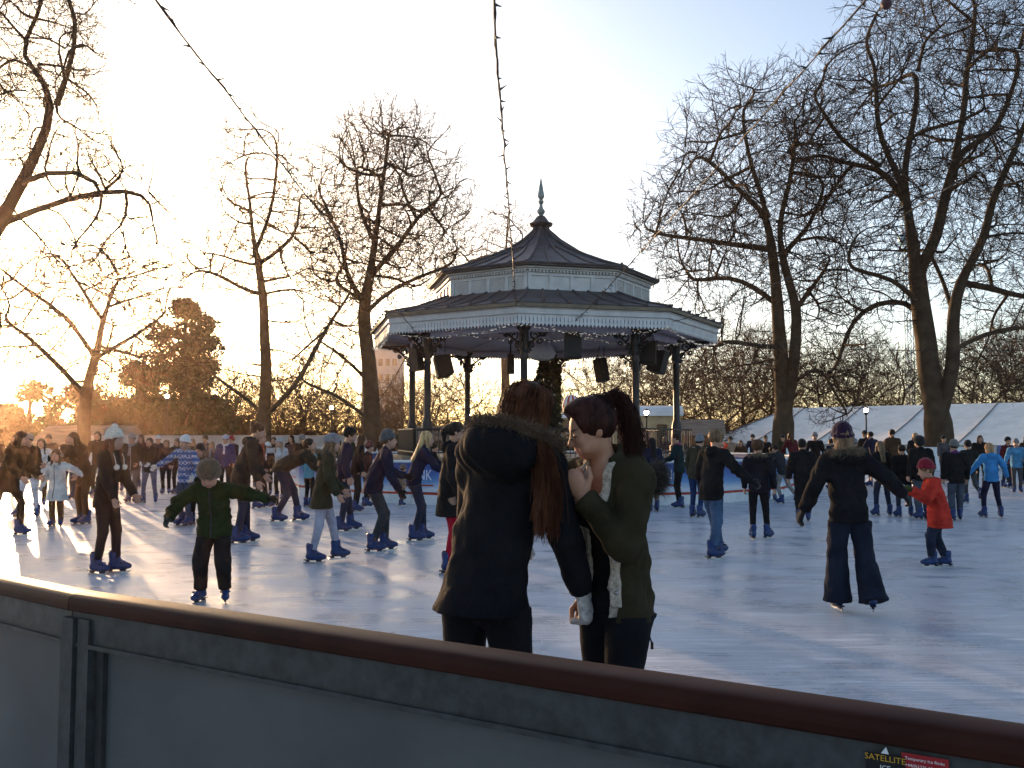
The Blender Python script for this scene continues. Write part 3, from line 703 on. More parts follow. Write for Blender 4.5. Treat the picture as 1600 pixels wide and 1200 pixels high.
# ------------------------------------------------------------------ bare trees: limbs grown towards scattered points
def grow(seed_pts, seed_par, attr, step, kill, infl, iters, rng, up=0.05, jit=0.14):
    nodes = [np.array(p, float) for p in seed_pts]; par = list(seed_par)
    N = np.array(nodes); A = np.array(attr)
    D = np.full(len(A), 1e9); I = np.zeros(len(A), int)
    def upd(idx0, pts):
        nonlocal D, I
        if not len(A): return
        for s in range(0, len(pts), 400):
            q = pts[s:s+400]; d = ((A[:, None, :]-q[None])**2).sum(2); j = d.argmin(1); dm = d[np.arange(len(A)), j]
            m = dm < D; D[m] = dm[m]; I[m] = j[m]+s+idx0
    upd(0, N); used = {}
    for it in range(iters):
        if not len(A): break
        m = D < infl*infl
        if not m.any(): break
        dirs = {}
        v = A[m]-N[I[m]]; v /= np.linalg.norm(v, axis=1, keepdims=True)+1e-9
        acc = np.zeros_like(N); np.add.at(acc, I[m], v)
        idx = np.unique(I[m]); new = []; newp = []
        for i in idx:
            dv = acc[i]; n = np.linalg.norm(dv)
            if n < 1e-6: continue
            dv = dv/n + rng.normal(0, jit, 3)*np.array([1, 1, .8]) + np.array([0, 0, up]); dv /= np.linalg.norm(dv)
            q = N[i]+dv*step
            if used.get(i, 0) >= 3: continue
            used[i] = used.get(i, 0)+1
            new.append(q); newp.append(int(i))
        if not new: break
        new = np.array(new); i0 = len(N); N = np.vstack([N, new]); par += newp
        upd(i0, new)
        k = D > kill*kill; A = A[k]; D = D[k]; I = I[k]
    return N, np.array(par)
def skeleton_mesh(N, par, tipr, base_r, rng, twigs=2, twig_len=.5, thick=.055, minr=None):
    n = len(N); kids = [[] for _ in range(n)]
    for i, p in enumerate(par):
        if p >= 0: kids[p].append(i)
    order = list(range(n))                      # parents always precede children
    tips = sum(1 for k in kids if not k)
    e = math.log(max(3, tips))/math.log(base_r/tipr); e = max(1.6, min(3.4, e))
    a = np.zeros(n)
    for i in reversed(order): 
        if not kids[i]: a[i] = tipr**e
        if par[i] >= 0: a[par[i]] += a[i]
    R = a**(1/e); sc = base_r/R[0]; R = R*(1+(sc-1)*np.clip((R-tipr)/(R[0]-tipr+1e-9), 0, 1))
    dist = np.zeros(n)
    for i in order:
        if par[i] >= 0: dist[i] = dist[par[i]] + np.linalg.norm(N[i]-N[par[i]])
    R = tipr + (R-tipr)*(1-.66*np.clip(dist/(.75*dist.max()), 0, 1)*np.clip(R/R[0]*2.2, .1, 1)**.7); R[0] *= 1.25
    if len(R) > 2: R[1] *= 1.1
    R = np.maximum(R, tipr)
    # drop every tube into two soups: thick and thin
    V = {0: [], 1: []}; F = {0: [], 1: []}; cnt = {0: 0, 1: 0}
    def tube(P, r, key, ns):
        P = np.asarray(P); m = len(P)
        T = np.gradient(P, axis=0); T /= np.linalg.norm(T, axis=1, keepdims=True)+1e-9
        ref = np.array([0, 0, 1.0]) if abs(T[0, 2]) < .8 else np.array([1.0, 0, 0])
        a_ = np.cross(T, ref); a_ /= np.linalg.norm(a_, axis=1, keepdims=True)+1e-9; b_ = np.cross(a_, T)
        w = np.arange(ns)*2*PI/ns
        ring = P[:, None, :] + (a_[:, None, :]*np.cos(w)[None, :, None] + b_[:, None, :]*np.sin(w)[None, :, None])*np.asarray(r)[:, None, None]
        V[key].append(ring.reshape(-1, 3)); base = cnt[key]; cnt[key] += m*ns
        i = np.arange(m-1)[:, None]*ns; k = np.arange(ns)[None, :]; k2 = (k+1) % ns
        F[key].append(np.stack([base+i+k, base+i+k2, base+i+ns+k2, base+i+ns+k], -1).reshape(-1, 4))
    def chain(start, frm):
        idx = [] if frm < 0 else [frm]; i = start; heads = []
        while True:
            idx.append(i)
            if not kids[i]: break
            ks = sorted(kids[i], key=lambda c: -R[c]); heads += [(c, i) for c in ks[1:]]; i = ks[0]
        P = N[idx].copy(); r = R[idx].copy()
        if frm >= 0: r[0] = min(r[0], r[1]*1.25)
        for _ in range(2):
            if len(P) > 3: P[1:-1] = .5*P[1:-1] + .25*(P[:-2]+P[2:])
        return idx, P, r, heads
    stack = [(0, -1)]
    while stack:
        s, f = stack.pop(); idx, P, r, heads = chain(s, f); stack += heads
        # split where it gets thin
        r[-1] = r[-1]*.5
        big = np.where(r > thick)[0]; cut = big[-1]+1 if len(big) else 0
        if cut >= 2: tube(P[:cut+1] if cut < len(P) else P, r[:cut+1] if cut < len(P) else r, 0, 12 if r[0] > .25 else 7); 
        if cut < len(P)-1:
            q = max(0, cut if cut >= 2 else 0); tube(P[q:], r[q:], 1, 4 if r[q] > .03 else 3)
    # fine twigs
    th = np.where(R < .03)[0]
    for i in th:
        for _ in range(twigs if rng.random() < .8 else twigs+1):
            dv = (N[i]-N[par[i]]) if par[i] >= 0 else np.array([0, 0, 1.0]); dv = dv/(np.linalg.norm(dv)+1e-9) + rng.normal(0, .42, 3) + np.array([0, 0, .18]); dv /= np.linalg.norm(dv)
            L = twig_len*rng.uniform(.5, 1.5); m1 = N[i]+dv*L*.5; d2 = dv+rng.normal(0, .18, 3); d2 /= np.linalg.norm(d2)
            tube([N[i], m1, m1+d2*L*.5], [tipr*.8, tipr*.7, tipr*.45], 1, 3)
            if rng.random() < .6:
                d3 = dv+rng.normal(0, .6, 3); d3 /= np.linalg.norm(d3); tube([m1, m1+d3*L*.5], [tipr*.65, tipr*.4], 1, 3)
    out = []
    for k in (0, 1):
        out.append((np.concatenate(V[k]) if V[k] else np.zeros((0, 3)), np.concatenate(F[k]) if F[k] else np.zeros((0, 4), int)))
    return out
def tree_obj(name, N, par, base, tipr, base_r, rng, label, cat, group=None, twigs=2, twig_len=.5, mt=None, mw=None):
    o = empty(name, base); (v0, f0), (v1, f1) = skeleton_mesh(N-np.array(base), par, tipr, base_r, rng, twigs, twig_len)
    if len(v0): link_mesh("trunk", np_mesh("trunk", v0, [f0]), mt or M_bark, o)
    link_mesh("crown", np_mesh("crown", v1, [f1], False), mw or M_twig, o)
    tag(o, label, cat, group); return o
def limb_seeds(limbs, depth, step=.6):
    """limbs: lists of (u, v, depth offset); the first is the trunk; each further limb starts from the nearest earlier point"""
    pts, par = [], []
    for li, limb in enumerate(limbs):
        W_ = [at(u, v, depth+dy) for u, v, dy in limb]
        if li == 0:
            W_[0][2] = -1.2; pts.append(W_[0]); par.append(-1); cur = 0
        else:
            A_ = np.array(pts); cur = int(((A_-W_[0])**2).sum(1).argmin()); 
        rng_ = W_[1:]
        for q in rng_:
            p = pts[cur]; L = np.linalg.norm(q-p); n = max(1, int(L/step))
            for k in range(1, n+1):
                pts.append(p+(q-p)*k/n + (RNG.normal(0, .05, 3) if k < n else 0)); par.append(cur); cur = len(pts)-1
    return pts, par
def crown_points(blobs, depth, n, rng, shell=.35):
    """blobs: (u, v, ru, rv, ry, weight): pixel centre and radii, depth radius in metres"""
    out = []; wsum = sum(b[5] for b in blobs)
    for u, v, ru, rv_, ry, w in blobs:
        c = at(u, v, depth); k = depth/F_PX
        m = int(n*w/wsum); d = rng.normal(0, 1, (m, 3)); d /= np.linalg.norm(d, axis=1, keepdims=True)
        rr = rng.uniform(shell, 1, (m, 1))**.55
        out.append(c + d*rr*np.array([ru*k, ry, rv_*k])*np.where(rng.random((m, 1)) < .22, 1.28, 1.07))
    return np.concatenate(out)
def big_tree(limbs, blobs, depth, n, label, base_r, step=.36, kill=.5, seed=1, tipr=.011, twigs=2, twig_len=.6, up=.06, infl=5.0, iters=130, mw=None, mt=None):
    n = int(n*1.9); kill = kill*.72; step = step*.85; tipr *= 1.16
    rng = np.random.default_rng(seed); pts, par = limb_seeds(limbs, depth)
    A = crown_points(blobs, depth, n, rng)
    A = A[A[:, 2] > .5]
    A0 = crown_points(blobs, depth, 150, rng, .5); A0 = A0[A0[:, 2] > .5]
    N, pr = grow(pts, par, A0, .4, 1.5, 12, 45, rng, .03, .2)
    N, pr = grow(list(N), list(pr), A, step, kill, infl, iters, rng, up)
    return tree_obj("bare_tree", N, pr, tuple(np.array(pts[0])), tipr, base_r, rng, label, "tree", "tall bare plane trees", twigs, twig_len, mt, mw)

# far left giant, its trunk outside the frame
big_tree([[(-150, 700, 0), (-110, 560, 0), (-60, 440, 0), (-5, 352, 0), (35, 285, -.3), (58, 235, 0), (88, 165, .5), (100, 120, .5), (82, 60, .5)],
          [(-5, 352, 0), (60, 325, .5), (110, 306, 1), (165, 296, 1), (232, 299, .5), (240, 318, 0)],
          [(30, 290, 0), (70, 262, -.6), (120, 256, -1), (170, 285, -1)], [(165, 296, 1), (200, 275, 1), (232, 292, .5)],
          [(95, 150, .5), (60, 100, 1), (15, 95, 1), (-20, 110, 1)], [(100, 120, .5), (130, 70, 0), (120, 20, 0)], [(232, 299, .5), (250, 250, .5), (262, 195, .5)],
          [(-60, 440, 0), (-100, 300, 1), (-120, 100, 1)], [(-5, 352, 0), (-20, 250, -1), (-30, 120, -1)], [(-10, 60, 1), (60, 30, 1), (80, -20, 1)]],
         [(40, 60, 110, 100, 2.6, 4), (70, 180, 95, 90, 2.2, 2.4), (180, 300, 75, 60, 1.4, 1.2), (110, 270, 90, 50, 1.5, 1), (-60, 160, 110, 200, 3, 2), (30, -40, 140, 60, 2.5, 1.4), (250, 350, 40, 50, .8, .5), (150, 375, 110, 55, 1.5, .9)],
         24, 3400, "nearest big bare tree leaning in from the left edge with one long level limb", .36, .27, .31, 3, .007, 2, .35)
# low spreading tree before the sunset
big_tree([[(130, 700, 0), (133, 620, 0), (150, 560, 0), (160, 500, 0)], [(133, 620, 0), (90, 570, 1), (40, 520, 1), (0, 500, 1)], [(150, 560, 0), (190, 535, -1), (235, 510, -1)],
          [(160, 500, 0), (120, 440, 1), (95, 400, 1)], [(160, 500, 0), (185, 430, -1), (160, 380, -1)], [(150, 560, 0), (100, 490, -1), (40, 450, -2), (0, 420, -2)]],
         [(120, 500, 150, 110, 4.5, 5), (20, 470, 90, 110, 3.5, 3), (220, 500, 60, 90, 3, 1.6), (150, 420, 90, 60, 3, 1.4), (215, 445, 70, 50, 3, .8)], 42, 1500,
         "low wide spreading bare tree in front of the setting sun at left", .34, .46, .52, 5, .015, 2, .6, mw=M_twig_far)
# tall forked tree with a long arm sweeping right
big_tree([[(412, 705, 0), (414, 650, 0), (416, 570, 0), (412, 500, 0), (408, 440, 0), (400, 390, 0), (392, 330, .4), (383, 270, .4), (378, 215, .4)],
          [(414, 655, 0), (455, 610, -1), (480, 570, -1), (505, 520, -1), (530, 480, -1), (556, 446, -1), (590, 400, -1), (610, 360, -1)], [(505, 520, -1), (470, 545, -1.4), (440, 590, -1.5)],
          [(412, 470, 0), (375, 450, .6), (345, 430, .8), (310, 420, 1), (270, 402, 1)], [(400, 390, 0), (425, 330, -.4), (433, 260, -.4), (440, 200, -.4)], [(402, 420, 0), (440, 390, -1), (470, 355, -1), (465, 300, -1)],
          [(410, 640, 0), (375, 615, 1), (335, 590, 1), (300, 560, 1)], [(392, 330, .4), (350, 310, 1), (320, 330, 1)]],
         [(405, 290, 75, 100, 3, 2.4), (340, 410, 80, 50, 2.5, 1.6), (470, 400, 60, 110, 2.5, 1.6), (410, 400, 90, 90, 3, 1.4), (520, 480, 60, 60, 2, 1), (340, 580, 60, 45, 2, .7), (450, 560, 50, 60, 2, .6)],
         43, 2300, "slender forked bare tree left of centre with a long arm reaching right", .40, .5, .56, 7, .0135, 2, .6)
# round crowned tree just left of the bandstand
big_tree([[(580, 705, 0), (582, 640, 0), (578, 580, 0), (570, 520, 0), (566, 470, 0), (580, 430, 0), (586, 380, 0), (596, 300, 0), (605, 230, 0)],
          [(580, 640, 0), (620, 585, -1), (650, 530, -1), (665, 480, -1)], [(578, 600, 0), (540, 560, 1), (500, 530, 1)], [(566, 470, 0), (540, 430, .6), (535, 380, .6), (510, 320, 1), (490, 290, 1)],
          [(580, 430, 0), (620, 390, -1), (650, 340, -1), (690, 310, -1)], [(586, 380, 0), (560, 320, 1), (555, 260, 1)], [(570, 500, 0), (610, 450, -1), (660, 430, -1), (700, 420, -1)],
          [(565, 460, 0), (520, 440, -1), (490, 440, -1)], [(580, 655, 0), (545, 628, -1), (500, 605, -1), (470, 602, -1)]],
         [(605, 320, 120, 135, 4.5, 5), (560, 400, 90, 90, 4, 2), (660, 370, 75, 90, 3.5, 2), (600, 240, 70, 65, 3, 1.6), (520, 540, 50, 40, 2, .5), (500, 600, 60, 40, 2, .5)],
         44, 4000, "round crowned bare tree just left of the bandstand", .50, .46, .50, 9, .0125, 2, .6)
# twin stemmed tree right of the bandstand
big_tree([[(1224, 705, 0), (1225, 640, 0), (1220, 560, 0), (1216, 500, 0), (1213, 450, 0), (1205, 390, 0), (1200, 340, 0), (1175, 260, .6), (1160, 190, .6), (1155, 140, .6)],
          [(1228, 650, 0), (1242, 560, -.4), (1246, 480, -.4), (1222, 400, -.4), (1215, 350, -.4), (1240, 270, -1), (1245, 200, -1)],
          [(1215, 470, 0), (1180, 450, 1), (1140, 430, 1), (1090, 440, 1)], [(1205, 400, 0), (1160, 385, 1), (1110, 378, 1.4), (1050, 372, 1.4), (1000, 360, 1.4)],
          [(1200, 340, 0), (1150, 290, -1), (1110, 250, -1), (1070, 230, -1)], [(1246, 470, -.4), (1290, 420, 1), (1320, 380, 1)], [(1222, 400, -.4), (1265, 350, 1), (1290, 290, 1)],
          [(1220, 545, 0), (1185, 545, -1), (1150, 530, -1), (1115, 545, -1)], [(1246, 600, -.4), (1255, 590, -1), (1268, 572, -1), (1285, 570, -1), (1300, 610, -1), (1320, 640, -1)]],
         [(1175, 270, 125, 140, 5, 5), (1080, 350, 90, 80, 4, 2.2), (1240, 330, 90, 150, 4, 3), (1130, 430, 90, 70, 4, 1.6), (1280, 440, 60, 90, 3, 1), (1150, 560, 70, 45, 2.5, .8), (1300, 620, 45, 50, 2, .4), (1010, 360, 35, 28, 1.5, .4)],
         46, 4000, "tall twin stemmed bare tree right of the bandstand", .62, .47, .50, 13, .0125, 2, .65)
# many stemmed giant at the right edge
big_tree([[(1466, 712, 0), (1466, 660, 0), (1450, 580, 0), (1440, 500, 0), (1433, 430, 0), (1425, 370, 0), (1420, 320, .6), (1375, 260, 1), (1310, 215, 1), (1270, 150, 1)],
          [(1466, 650, 0), (1490, 570, -.6), (1490, 490, -.6), (1500, 440, -.6), (1540, 370, -1), (1560, 290, -1), (1600, 200, -1), (1620, 120, -1)],
          [(1440, 430, 0), (1465, 370, -.6), (1480, 300, -.6), (1500, 210, -.6), (1510, 110, -1), (1525, 20, -1)], [(1490, 490, -.6), (1470, 430, .8), (1452, 390, .8)],
          [(1425, 370, 0), (1410, 280, -1), (1430, 180, -1), (1440, 90, -1)], [(1440, 500, 0), (1420, 470, 1), (1370, 470, 1), (1330, 500, 1), (1310, 560, 1), (1300, 610, 1)], [(1500, 440, -.6), (1550, 450, .6), (1600, 465, .6), (1650, 470, .6)],
          [(1440, 480, 0), (1400, 435, -1), (1345, 425, -1), (1300, 420, -1)], [(1500, 250, -.6), (1560, 200, 1), (1590, 110, 1), (1600, 40, 1)], [(1375, 260, 1), (1330, 260, 1), (1290, 240, 1)], [(1490, 540, -.6), (1540, 520, -1), (1600, 510, -1)],
          [(1410, 300, -1), (1370, 200, -1), (1370, 110, -1)]],
         [(1440, 170, 160, 180, 6, 6), (1330, 220, 110, 130, 5, 3), (1560, 180, 110, 200, 5, 4), (1480, 330, 130, 110, 5, 2.5), (1360, 430, 80, 80, 4, 1.4), (1580, 440, 90, 80, 4, 1.6), (1310, 560, 55, 60, 2.5, .7), (1500, 40, 140, 80, 4, 2), (1570, 560, 60, 60, 3, .7), (1640, 300, 80, 200, 4, 1.5)],
         44.5, 5600, "giant many stemmed bare tree at the right edge of the photo", .74, .47, .50, 17, .0125, 2, .65)
# a bare tree far behind the roof of the bandstand
big_tree([[(790, 700, 0), (790, 600, 0), (785, 480, 0), (790, 400, 0), (795, 330, 0)], [(785, 480, 0), (740, 420, 1), (710, 380, 1)], [(790, 420, 0), (820, 370, -1), (850, 350, -1)]],
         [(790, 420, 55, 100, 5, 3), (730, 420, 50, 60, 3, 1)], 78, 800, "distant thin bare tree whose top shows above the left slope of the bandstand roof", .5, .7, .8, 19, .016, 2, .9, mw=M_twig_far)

# ------------------------------------------------------------------ background trees: three grown kinds, then copies
def bg_proto(seed, h, w, n, label, base_r=.2, low=.15):
    rng = np.random.default_rng(seed); pts = [np.array([0, 0, 0.0])]; par = [-1]
    for k in range(1, 6): pts.append(pts[-1]+np.array([rng.normal(0, .12), rng.normal(0, .12), h*.07])); par.append(k-1)
    d = rng.normal(0, 1, (n, 3)); d /= np.linalg.norm(d, axis=1, keepdims=True); rr = rng.uniform(.15, 1, (n, 1))**.5
    A = d*rr*np.array([w, w, h*(1-low)/2]) + np.array([0, 0, h*(1+low)/2])
    N, pr = grow(pts, par, A, .42, .46, 6, 70, rng, .05, .3)
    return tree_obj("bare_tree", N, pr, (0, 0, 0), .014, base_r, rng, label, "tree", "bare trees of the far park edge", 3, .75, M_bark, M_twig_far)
protos = [bg_proto(31, 9.5, 4.2, 1300, "x"), bg_proto(33, 8.0, 4.6, 1300, "x", low=.05), bg_proto(37, 11.5, 4.0, 1400, "x", low=.2)]
BGT = [  # u, depth, kind, scale, label
 (720, 62, 1, .95, "brown bare tree seen between the two left bandstand columns"), (668, 70, 0, .9, "thin bare tree behind the leftmost bandstand columns"), (930, 66, 1, 1.15, "reddish bare tree behind the striped dome"),
 (1000, 70, 0, 1.05, "bare tree rising behind the white roof of the wagon"), (1062, 64, 1, 1.1, "dense bare tree behind the far right bandstand column"), (1112, 82, 1, 1.45, "dense brown bare tree behind the left corner of the marquee"),
 (1160, 84, 0, 1.45, "bare tree behind the left end of the marquee"), (1205, 84, 2, 1.2, "bare tree behind the trunk of the twin stemmed tree"), (1290, 80, 1, 1.4, "bare tree behind the marquee between the two big right trunks"), (1345, 76, 2, 1.05, "taller bare tree above the marquee, left of the blue mast"),
 (1400, 74, 0, 1.15, "bare tree above the marquee just left of the right trunk"), (1525, 72, 0, 1.25, "bare tree above the marquee just right of the right trunk"), (1575, 68, 1, 1.4, "dense bare tree above the marquee near the right edge"), (1640, 66, 2, 1.1, "bare tree at the right edge above the marquee"),
 (470, 66, 0, 1.0, "bare tree between the forked tree and the round crowned tree"), (530, 62, 1, .8, "low bare tree behind the lamp left of the bandstand"), (625, 76, 1, 1.0, "bare tree in front of the pale tower block"), (360, 64, 1, 1.0, "bare tree right of the dark evergreen"),
 (60, 72, 1, .62, "low reddish bare tree over the left end of the market stall"), (165, 74, 1, .7, "low reddish bare tree over the right end of the market stall"), (245, 64, 0, .9, "bare tree between the two dark evergreens"), (320, 70, 2, .85, "slim bare tree behind the tall dark evergreen"), (435, 72, 1, 1.0, "bare tree behind the fork of the slender tree"),
 (352, 60, 1, .66, "low bushy bare tree just left of the forked tree"), (392, 62, 0, .6, "low bushy bare tree behind the trunk of the forked tree"), (452, 60, 1, .62, "low bushy bare tree right of the forked trunk"), (500, 61, 0, .66, "low bushy bare tree below the long sweeping arm"), (548, 60, 1, .58, "low bushy bare tree left of the round crowned trunk"), (612, 62, 1, .6, "low bushy bare tree right of the round crowned trunk"),
 (10, 76, 1, .6, "bare tree at the left edge under the sun"), (105, 78, 1, .62, "bare tree behind the middle of the market stall"), (215, 68, 0, 1.1, "bare tree left of the dark evergreen"), (840, 74, 1, .9, "low bare tree right in the middle behind the bandstand"), (-60, 72, 1, .65, "bare tree just outside the left edge")]
usedp = set()
for k, (u, d_, kind, sc, lb) in enumerate(BGT):
    o = protos[kind] if kind not in usedp else copy_tree(protos[kind]); usedp.add(kind)
    p = at(u, 690, d_); o.location = (p[0], d_, -1.2); o.scale = (sc, sc, sc); o.rotation_euler = (0, 0, k*1.9)
    o["label"] = lb
# ------------------------------------------------------------------ evergreens
def leaf_cloud(centres, n, rng, size=.2):
    """n small leaf quads through lumpy volumes"""
    C = np.array([c[:3] for c in centres]); Rr = np.array([c[3:6] for c in centres]); w = Rr.prod(1); w = w/w.sum()
    k = rng.choice(len(C), n, p=w); d = rng.normal(0, 1, (n, 3)); d /= np.linalg.norm(d, axis=1, keepdims=True)
    r = rng.uniform(.2, 1, (n, 1))**.45
    P = C[k] + d*r*Rr[k]*(1+rng.normal(0, .07, (n, 1)))
    a = rng.normal(0, 1, (n, 3)); a /= np.linalg.norm(a, axis=1, keepdims=True); b = np.cross(a, rng.normal(0, 1, (n, 3))); b /= np.linalg.norm(b, axis=1, keepdims=True)
    s = size*rng.uniform(.5, 1.3, (n, 1)); a = a*s; b = b*s*.55
    V = np.stack([P-a, P-b*.9+a*.1, P+a, P+b], 1).reshape(-1, 3)
    return V, np.arange(4*n).reshape(-1, 4)
def evergreen(u, depth, h, w, n, label, seed, size=.2, low=.12, cat="tree", name="evergreen_tree", lumps=26, group=None):
    rng = np.random.default_rng(seed); p = at(u, 690, depth); o = empty(name, (p[0], depth, -1.2))
    cs = []
    for k in range(lumps):
        t = rng.uniform(low, 1); ww = w*(math.sin(PI*min(1, max(.06, t*.84+.13)))**.6)*(1.05-.3*t); a = rng.uniform(0, 2*PI); rr = ww*math.sqrt(rng.uniform(0, 1))*.8
        s = w*rng.uniform(.16, .36)*(1.15-.55*t); cs.append((rr*math.cos(a), rr*math.sin(a), h*t*.95, s, s, s*rng.uniform(.6, .9)))
    V, Fq = leaf_cloud(cs, n, rng, size)
    link_mesh("crown", np_mesh("crown", V, [Fq], False), M_leaf, o)
    mb = MB(); mb.tube([(0, 0, 0), (.05, 0, h*.3), (-.05, .05, h*.6), (0, 0, h*.9)], [w*.09, w*.07, w*.045, .03], 8)
    for k in range(12):
        c = cs[k]; mb.tube([(0, 0, max(.3, c[2]*.7)), (c[0]*.6, c[1]*.6, c[2]*.9), (c[0], c[1], c[2])], [.07, .05, .02], 5)
    mb.build("trunk", M_bark, o); tag(o, label, cat, group); return o
evergreen(285, 56, 11.7, 4.5, 30000, "dark dense evergreen with ragged top left of the forked tree", 41, .14, lumps=60)
evergreen(212, 60, 8.0, 2.3, 13000, "smaller dark evergreen leaning against the left side of the larger one", 43, .14, lumps=36)
EV = [(-40, 66, 6.0, 4.8), (45, 70, 6.9, 4.8), (120, 66, 6.6, 4.6), (180, 72, 7.2, 5.2), (250, 70, 6.4, 4.6), (335, 66, 5.8, 4.6), (400, 74, 3.6, 4.0), (460, 72, 3.2, 3.8), (-130, 62, 6.0, 5.0)]
EL = ["dark rounded shrub mass at the very left under the sun", "tallest dark shrub behind the left end of the market stall", "dark shrub above the middle of the market stall", "dark shrub above the right end of the market stall", "dark shrub below the smaller evergreen",
      "low dark shrub right of the tall evergreen", "low shrub behind the foot of the forked tree", "low shrub right of the forked tree", "dark shrub beyond the left edge"]
for k, (u, d_, h, w) in enumerate(EV): evergreen(u, d_, h, w, 9000, EL[k], 50+k, .2, low=.05, cat="shrub", name="shrub", lumps=30, group="dark shrubs along the far left")
for k, (u, d_, h, w, lb) in enumerate(((640, 66, 3.0, 3.6, "low dark shrub behind the left bandstand columns"), (760, 70, 2.8, 4.0, "low dark shrub behind the middle of the bandstand"), (1110, 86, 3.6, 4.4, "low shrub behind the left end of the marquee"))):
    evergreen(u, d_, h, w, 4200, lb, 80+k, .26, low=.05, cat="shrub", name="shrub", lumps=22, group="low shrubs beyond the bandstand")
# far wood closing the view
rng = np.random.default_rng(91); cs = []
for k in range(150):
    x = -150 + 300*k/149; cs.append((x, 120+rng.normal(0, 5), rng.uniform(.2, 2.6), 3.2, 3.0, rng.uniform(1.4, 3.4)*(1.5 if x < -20 else .8)))
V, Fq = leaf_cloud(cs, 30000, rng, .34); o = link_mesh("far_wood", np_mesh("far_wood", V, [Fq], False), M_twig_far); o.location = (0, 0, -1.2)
tag(o, "far brown wood along the skyline of the park", "wood", kind="stuff")
# Christmas tree in the middle of the bandstand
rng = np.random.default_rng(95); p = at(848, 690, 26.6); o = empty("christmas_tree", (p[0], 26.6, 1.0))
H = 2.85; V = []; n = 9000
t = rng.uniform(0, 1, n)**.75; a = rng.uniform(0, 2*PI, n); lay = .75+.25*np.cos(t*2*PI*9); R = (1-t)*.95*lay*rng.uniform(.25, 1, n)**.5 + .02
P = np.stack([R*np.cos(a), R*np.sin(a), .15+t*(H-.15)], 1); out = np.stack([np.cos(a), np.sin(a), -.45+0*a], 1)+rng.normal(0, .35, (n, 3)); sd = np.cross(out, rng.normal(0, 1, (n, 3))); sd /= np.linalg.norm(sd, axis=1, keepdims=True)
ln = .09; V = np.stack([P-sd*.018, P+sd*.018, P+out*ln], 1).reshape(-1, 3)
link_mesh("foliage", np_mesh("foliage", V, [np.arange(3*n).reshape(-1, 3)], False), mat("fir_needles", (.012, .022, .012), .7), o)
mb = MB(); mb.tube([(0, 0, 0), (0, 0, H)], [.07, .01], 6); mb.lathe([(.25, 0), (.3, .2), (.28, .22)], n=10); mb.build("trunk", M_bark, o)
bmm = None
for k in range(40):
    t_ = rng.uniform(.05, .93); a_ = rng.uniform(0, 2*PI); r_ = (1-t_)*.9
    if bmm is None: mb = MB(); mb.ball((0, 0, 0), .035, 8, 6); b_ = mb.build("ornament", mat("silver_ornament", (.5, .42, .4), .2, .6, metal=.6), o); bmm = b_.data
    else: b_ = link_mesh("ornament", bmm, None, o)
    b_.location = (r_*math.cos(a_), r_*math.sin(a_), .15+t_*(H-.15))
mb = MB(); mb.ball((0, 0, H+.04), .05, 8, 6); mb.build("topper", M_steel, o)
tag(o, "dark decorated fir tree standing in the middle of the bandstand", "christmas tree")
# greenery garland wound round the back column
rng = np.random.default_rng(97); c = BC + octv(4, 4.15, 0); n = 2600; z = rng.uniform(1.1, 4.35, n); a = rng.uniform(0, 2*PI, n); R = .13+.09*rng.uniform(0, 1, n)+.14*np.clip((z-3.7)/.6, 0, 1)*rng.uniform(0, 1, n)
P = np.stack([R*np.cos(a), R*np.sin(a), z], 1); a1 = rng.normal(0, .05, (n, 3)); b1 = rng.normal(0, .03, (n, 3))
link = link_mesh("garland", np_mesh("garland", np.stack([P-a1, P+b1, P+a1, P-b1], 1).reshape(-1, 3), [np.arange(4*n).reshape(-1, 4)], False), M_leaf); link.location = c
tag(link, "leafy green garland wound round the far bandstand column right of the fir tree", "garland")
# ------------------------------------------------------------------ implicit surfaces for bodies and clothes
def V3(*a): return np.array(a, float)
def rotx(a): c, s = math.cos(a), math.sin(a); return np.array([[1, 0, 0], [0, c, -s], [0, s, c]])
def roty(a): c, s = math.cos(a), math.sin(a); return np.array([[c, 0, s], [0, 1, 0], [-s, 0, c]])
def rotz(a): c, s = math.cos(a), math.sin(a); return np.array([[c, -s, 0], [s, c, 0], [0, 0, 1]])
def cone(a, b, ra, rb, flat=None, f=1.0):
    a = np.asarray(a, float); b = np.asarray(b, float); ab = b-a; L2 = float(ab@ab)+1e-12
    fl = None
    if flat is not None:
        fl = np.asarray(flat, float); ax_ = ab/math.sqrt(L2); fl = fl - ax_*(fl@ax_); fl = fl/(np.linalg.norm(fl)+1e-9)
    def g(P):
        q = P-a; t = np.clip((q@ab)/L2, 0, 1); w = q-t[:, None]*ab
        if fl is not None:
            k = w@fl; w = w+np.outer(k*(1/f-1), fl)
        d = np.linalg.norm(w, axis=1)-(ra+(rb-ra)*t)
        return d*(f**.5 if fl is not None else 1)
    return g
def ell(c, r, R=None):
    c = np.asarray(c, float); r = np.asarray(r, float)
    def g(P):
        q = P-c
        if R is not None: q = q@R
        k0 = np.linalg.norm(q/r, axis=1); k1 = np.linalg.norm(q/(r*r), axis=1)+1e-9
        return k0*(k0-1)/k1
    return g
def half(p, n):
    p = np.asarray(p, float); n = np.asarray(n, float); n = n/np.linalg.norm(n)
    return lambda P: (P-p)@n          # negative behind the plane
def boxs(c, h, R=None, r=0.0):
    c = np.asarray(c, float); h = np.asarray(h, float)
    def g(P):
        q = P-c
        if R is not None: q = q@R
        q = np.abs(q)-h+r; return np.linalg.norm(np.maximum(q, 0), axis=1)+np.minimum(q.max(1), 0)-r
    return g
def smin(a, b, k):
    if k <= 0: return np.minimum(a, b)
    h = np.clip(.5+.5*(b-a)/k, 0, 1); return b+(a-b)*h-k*h*(1-h)
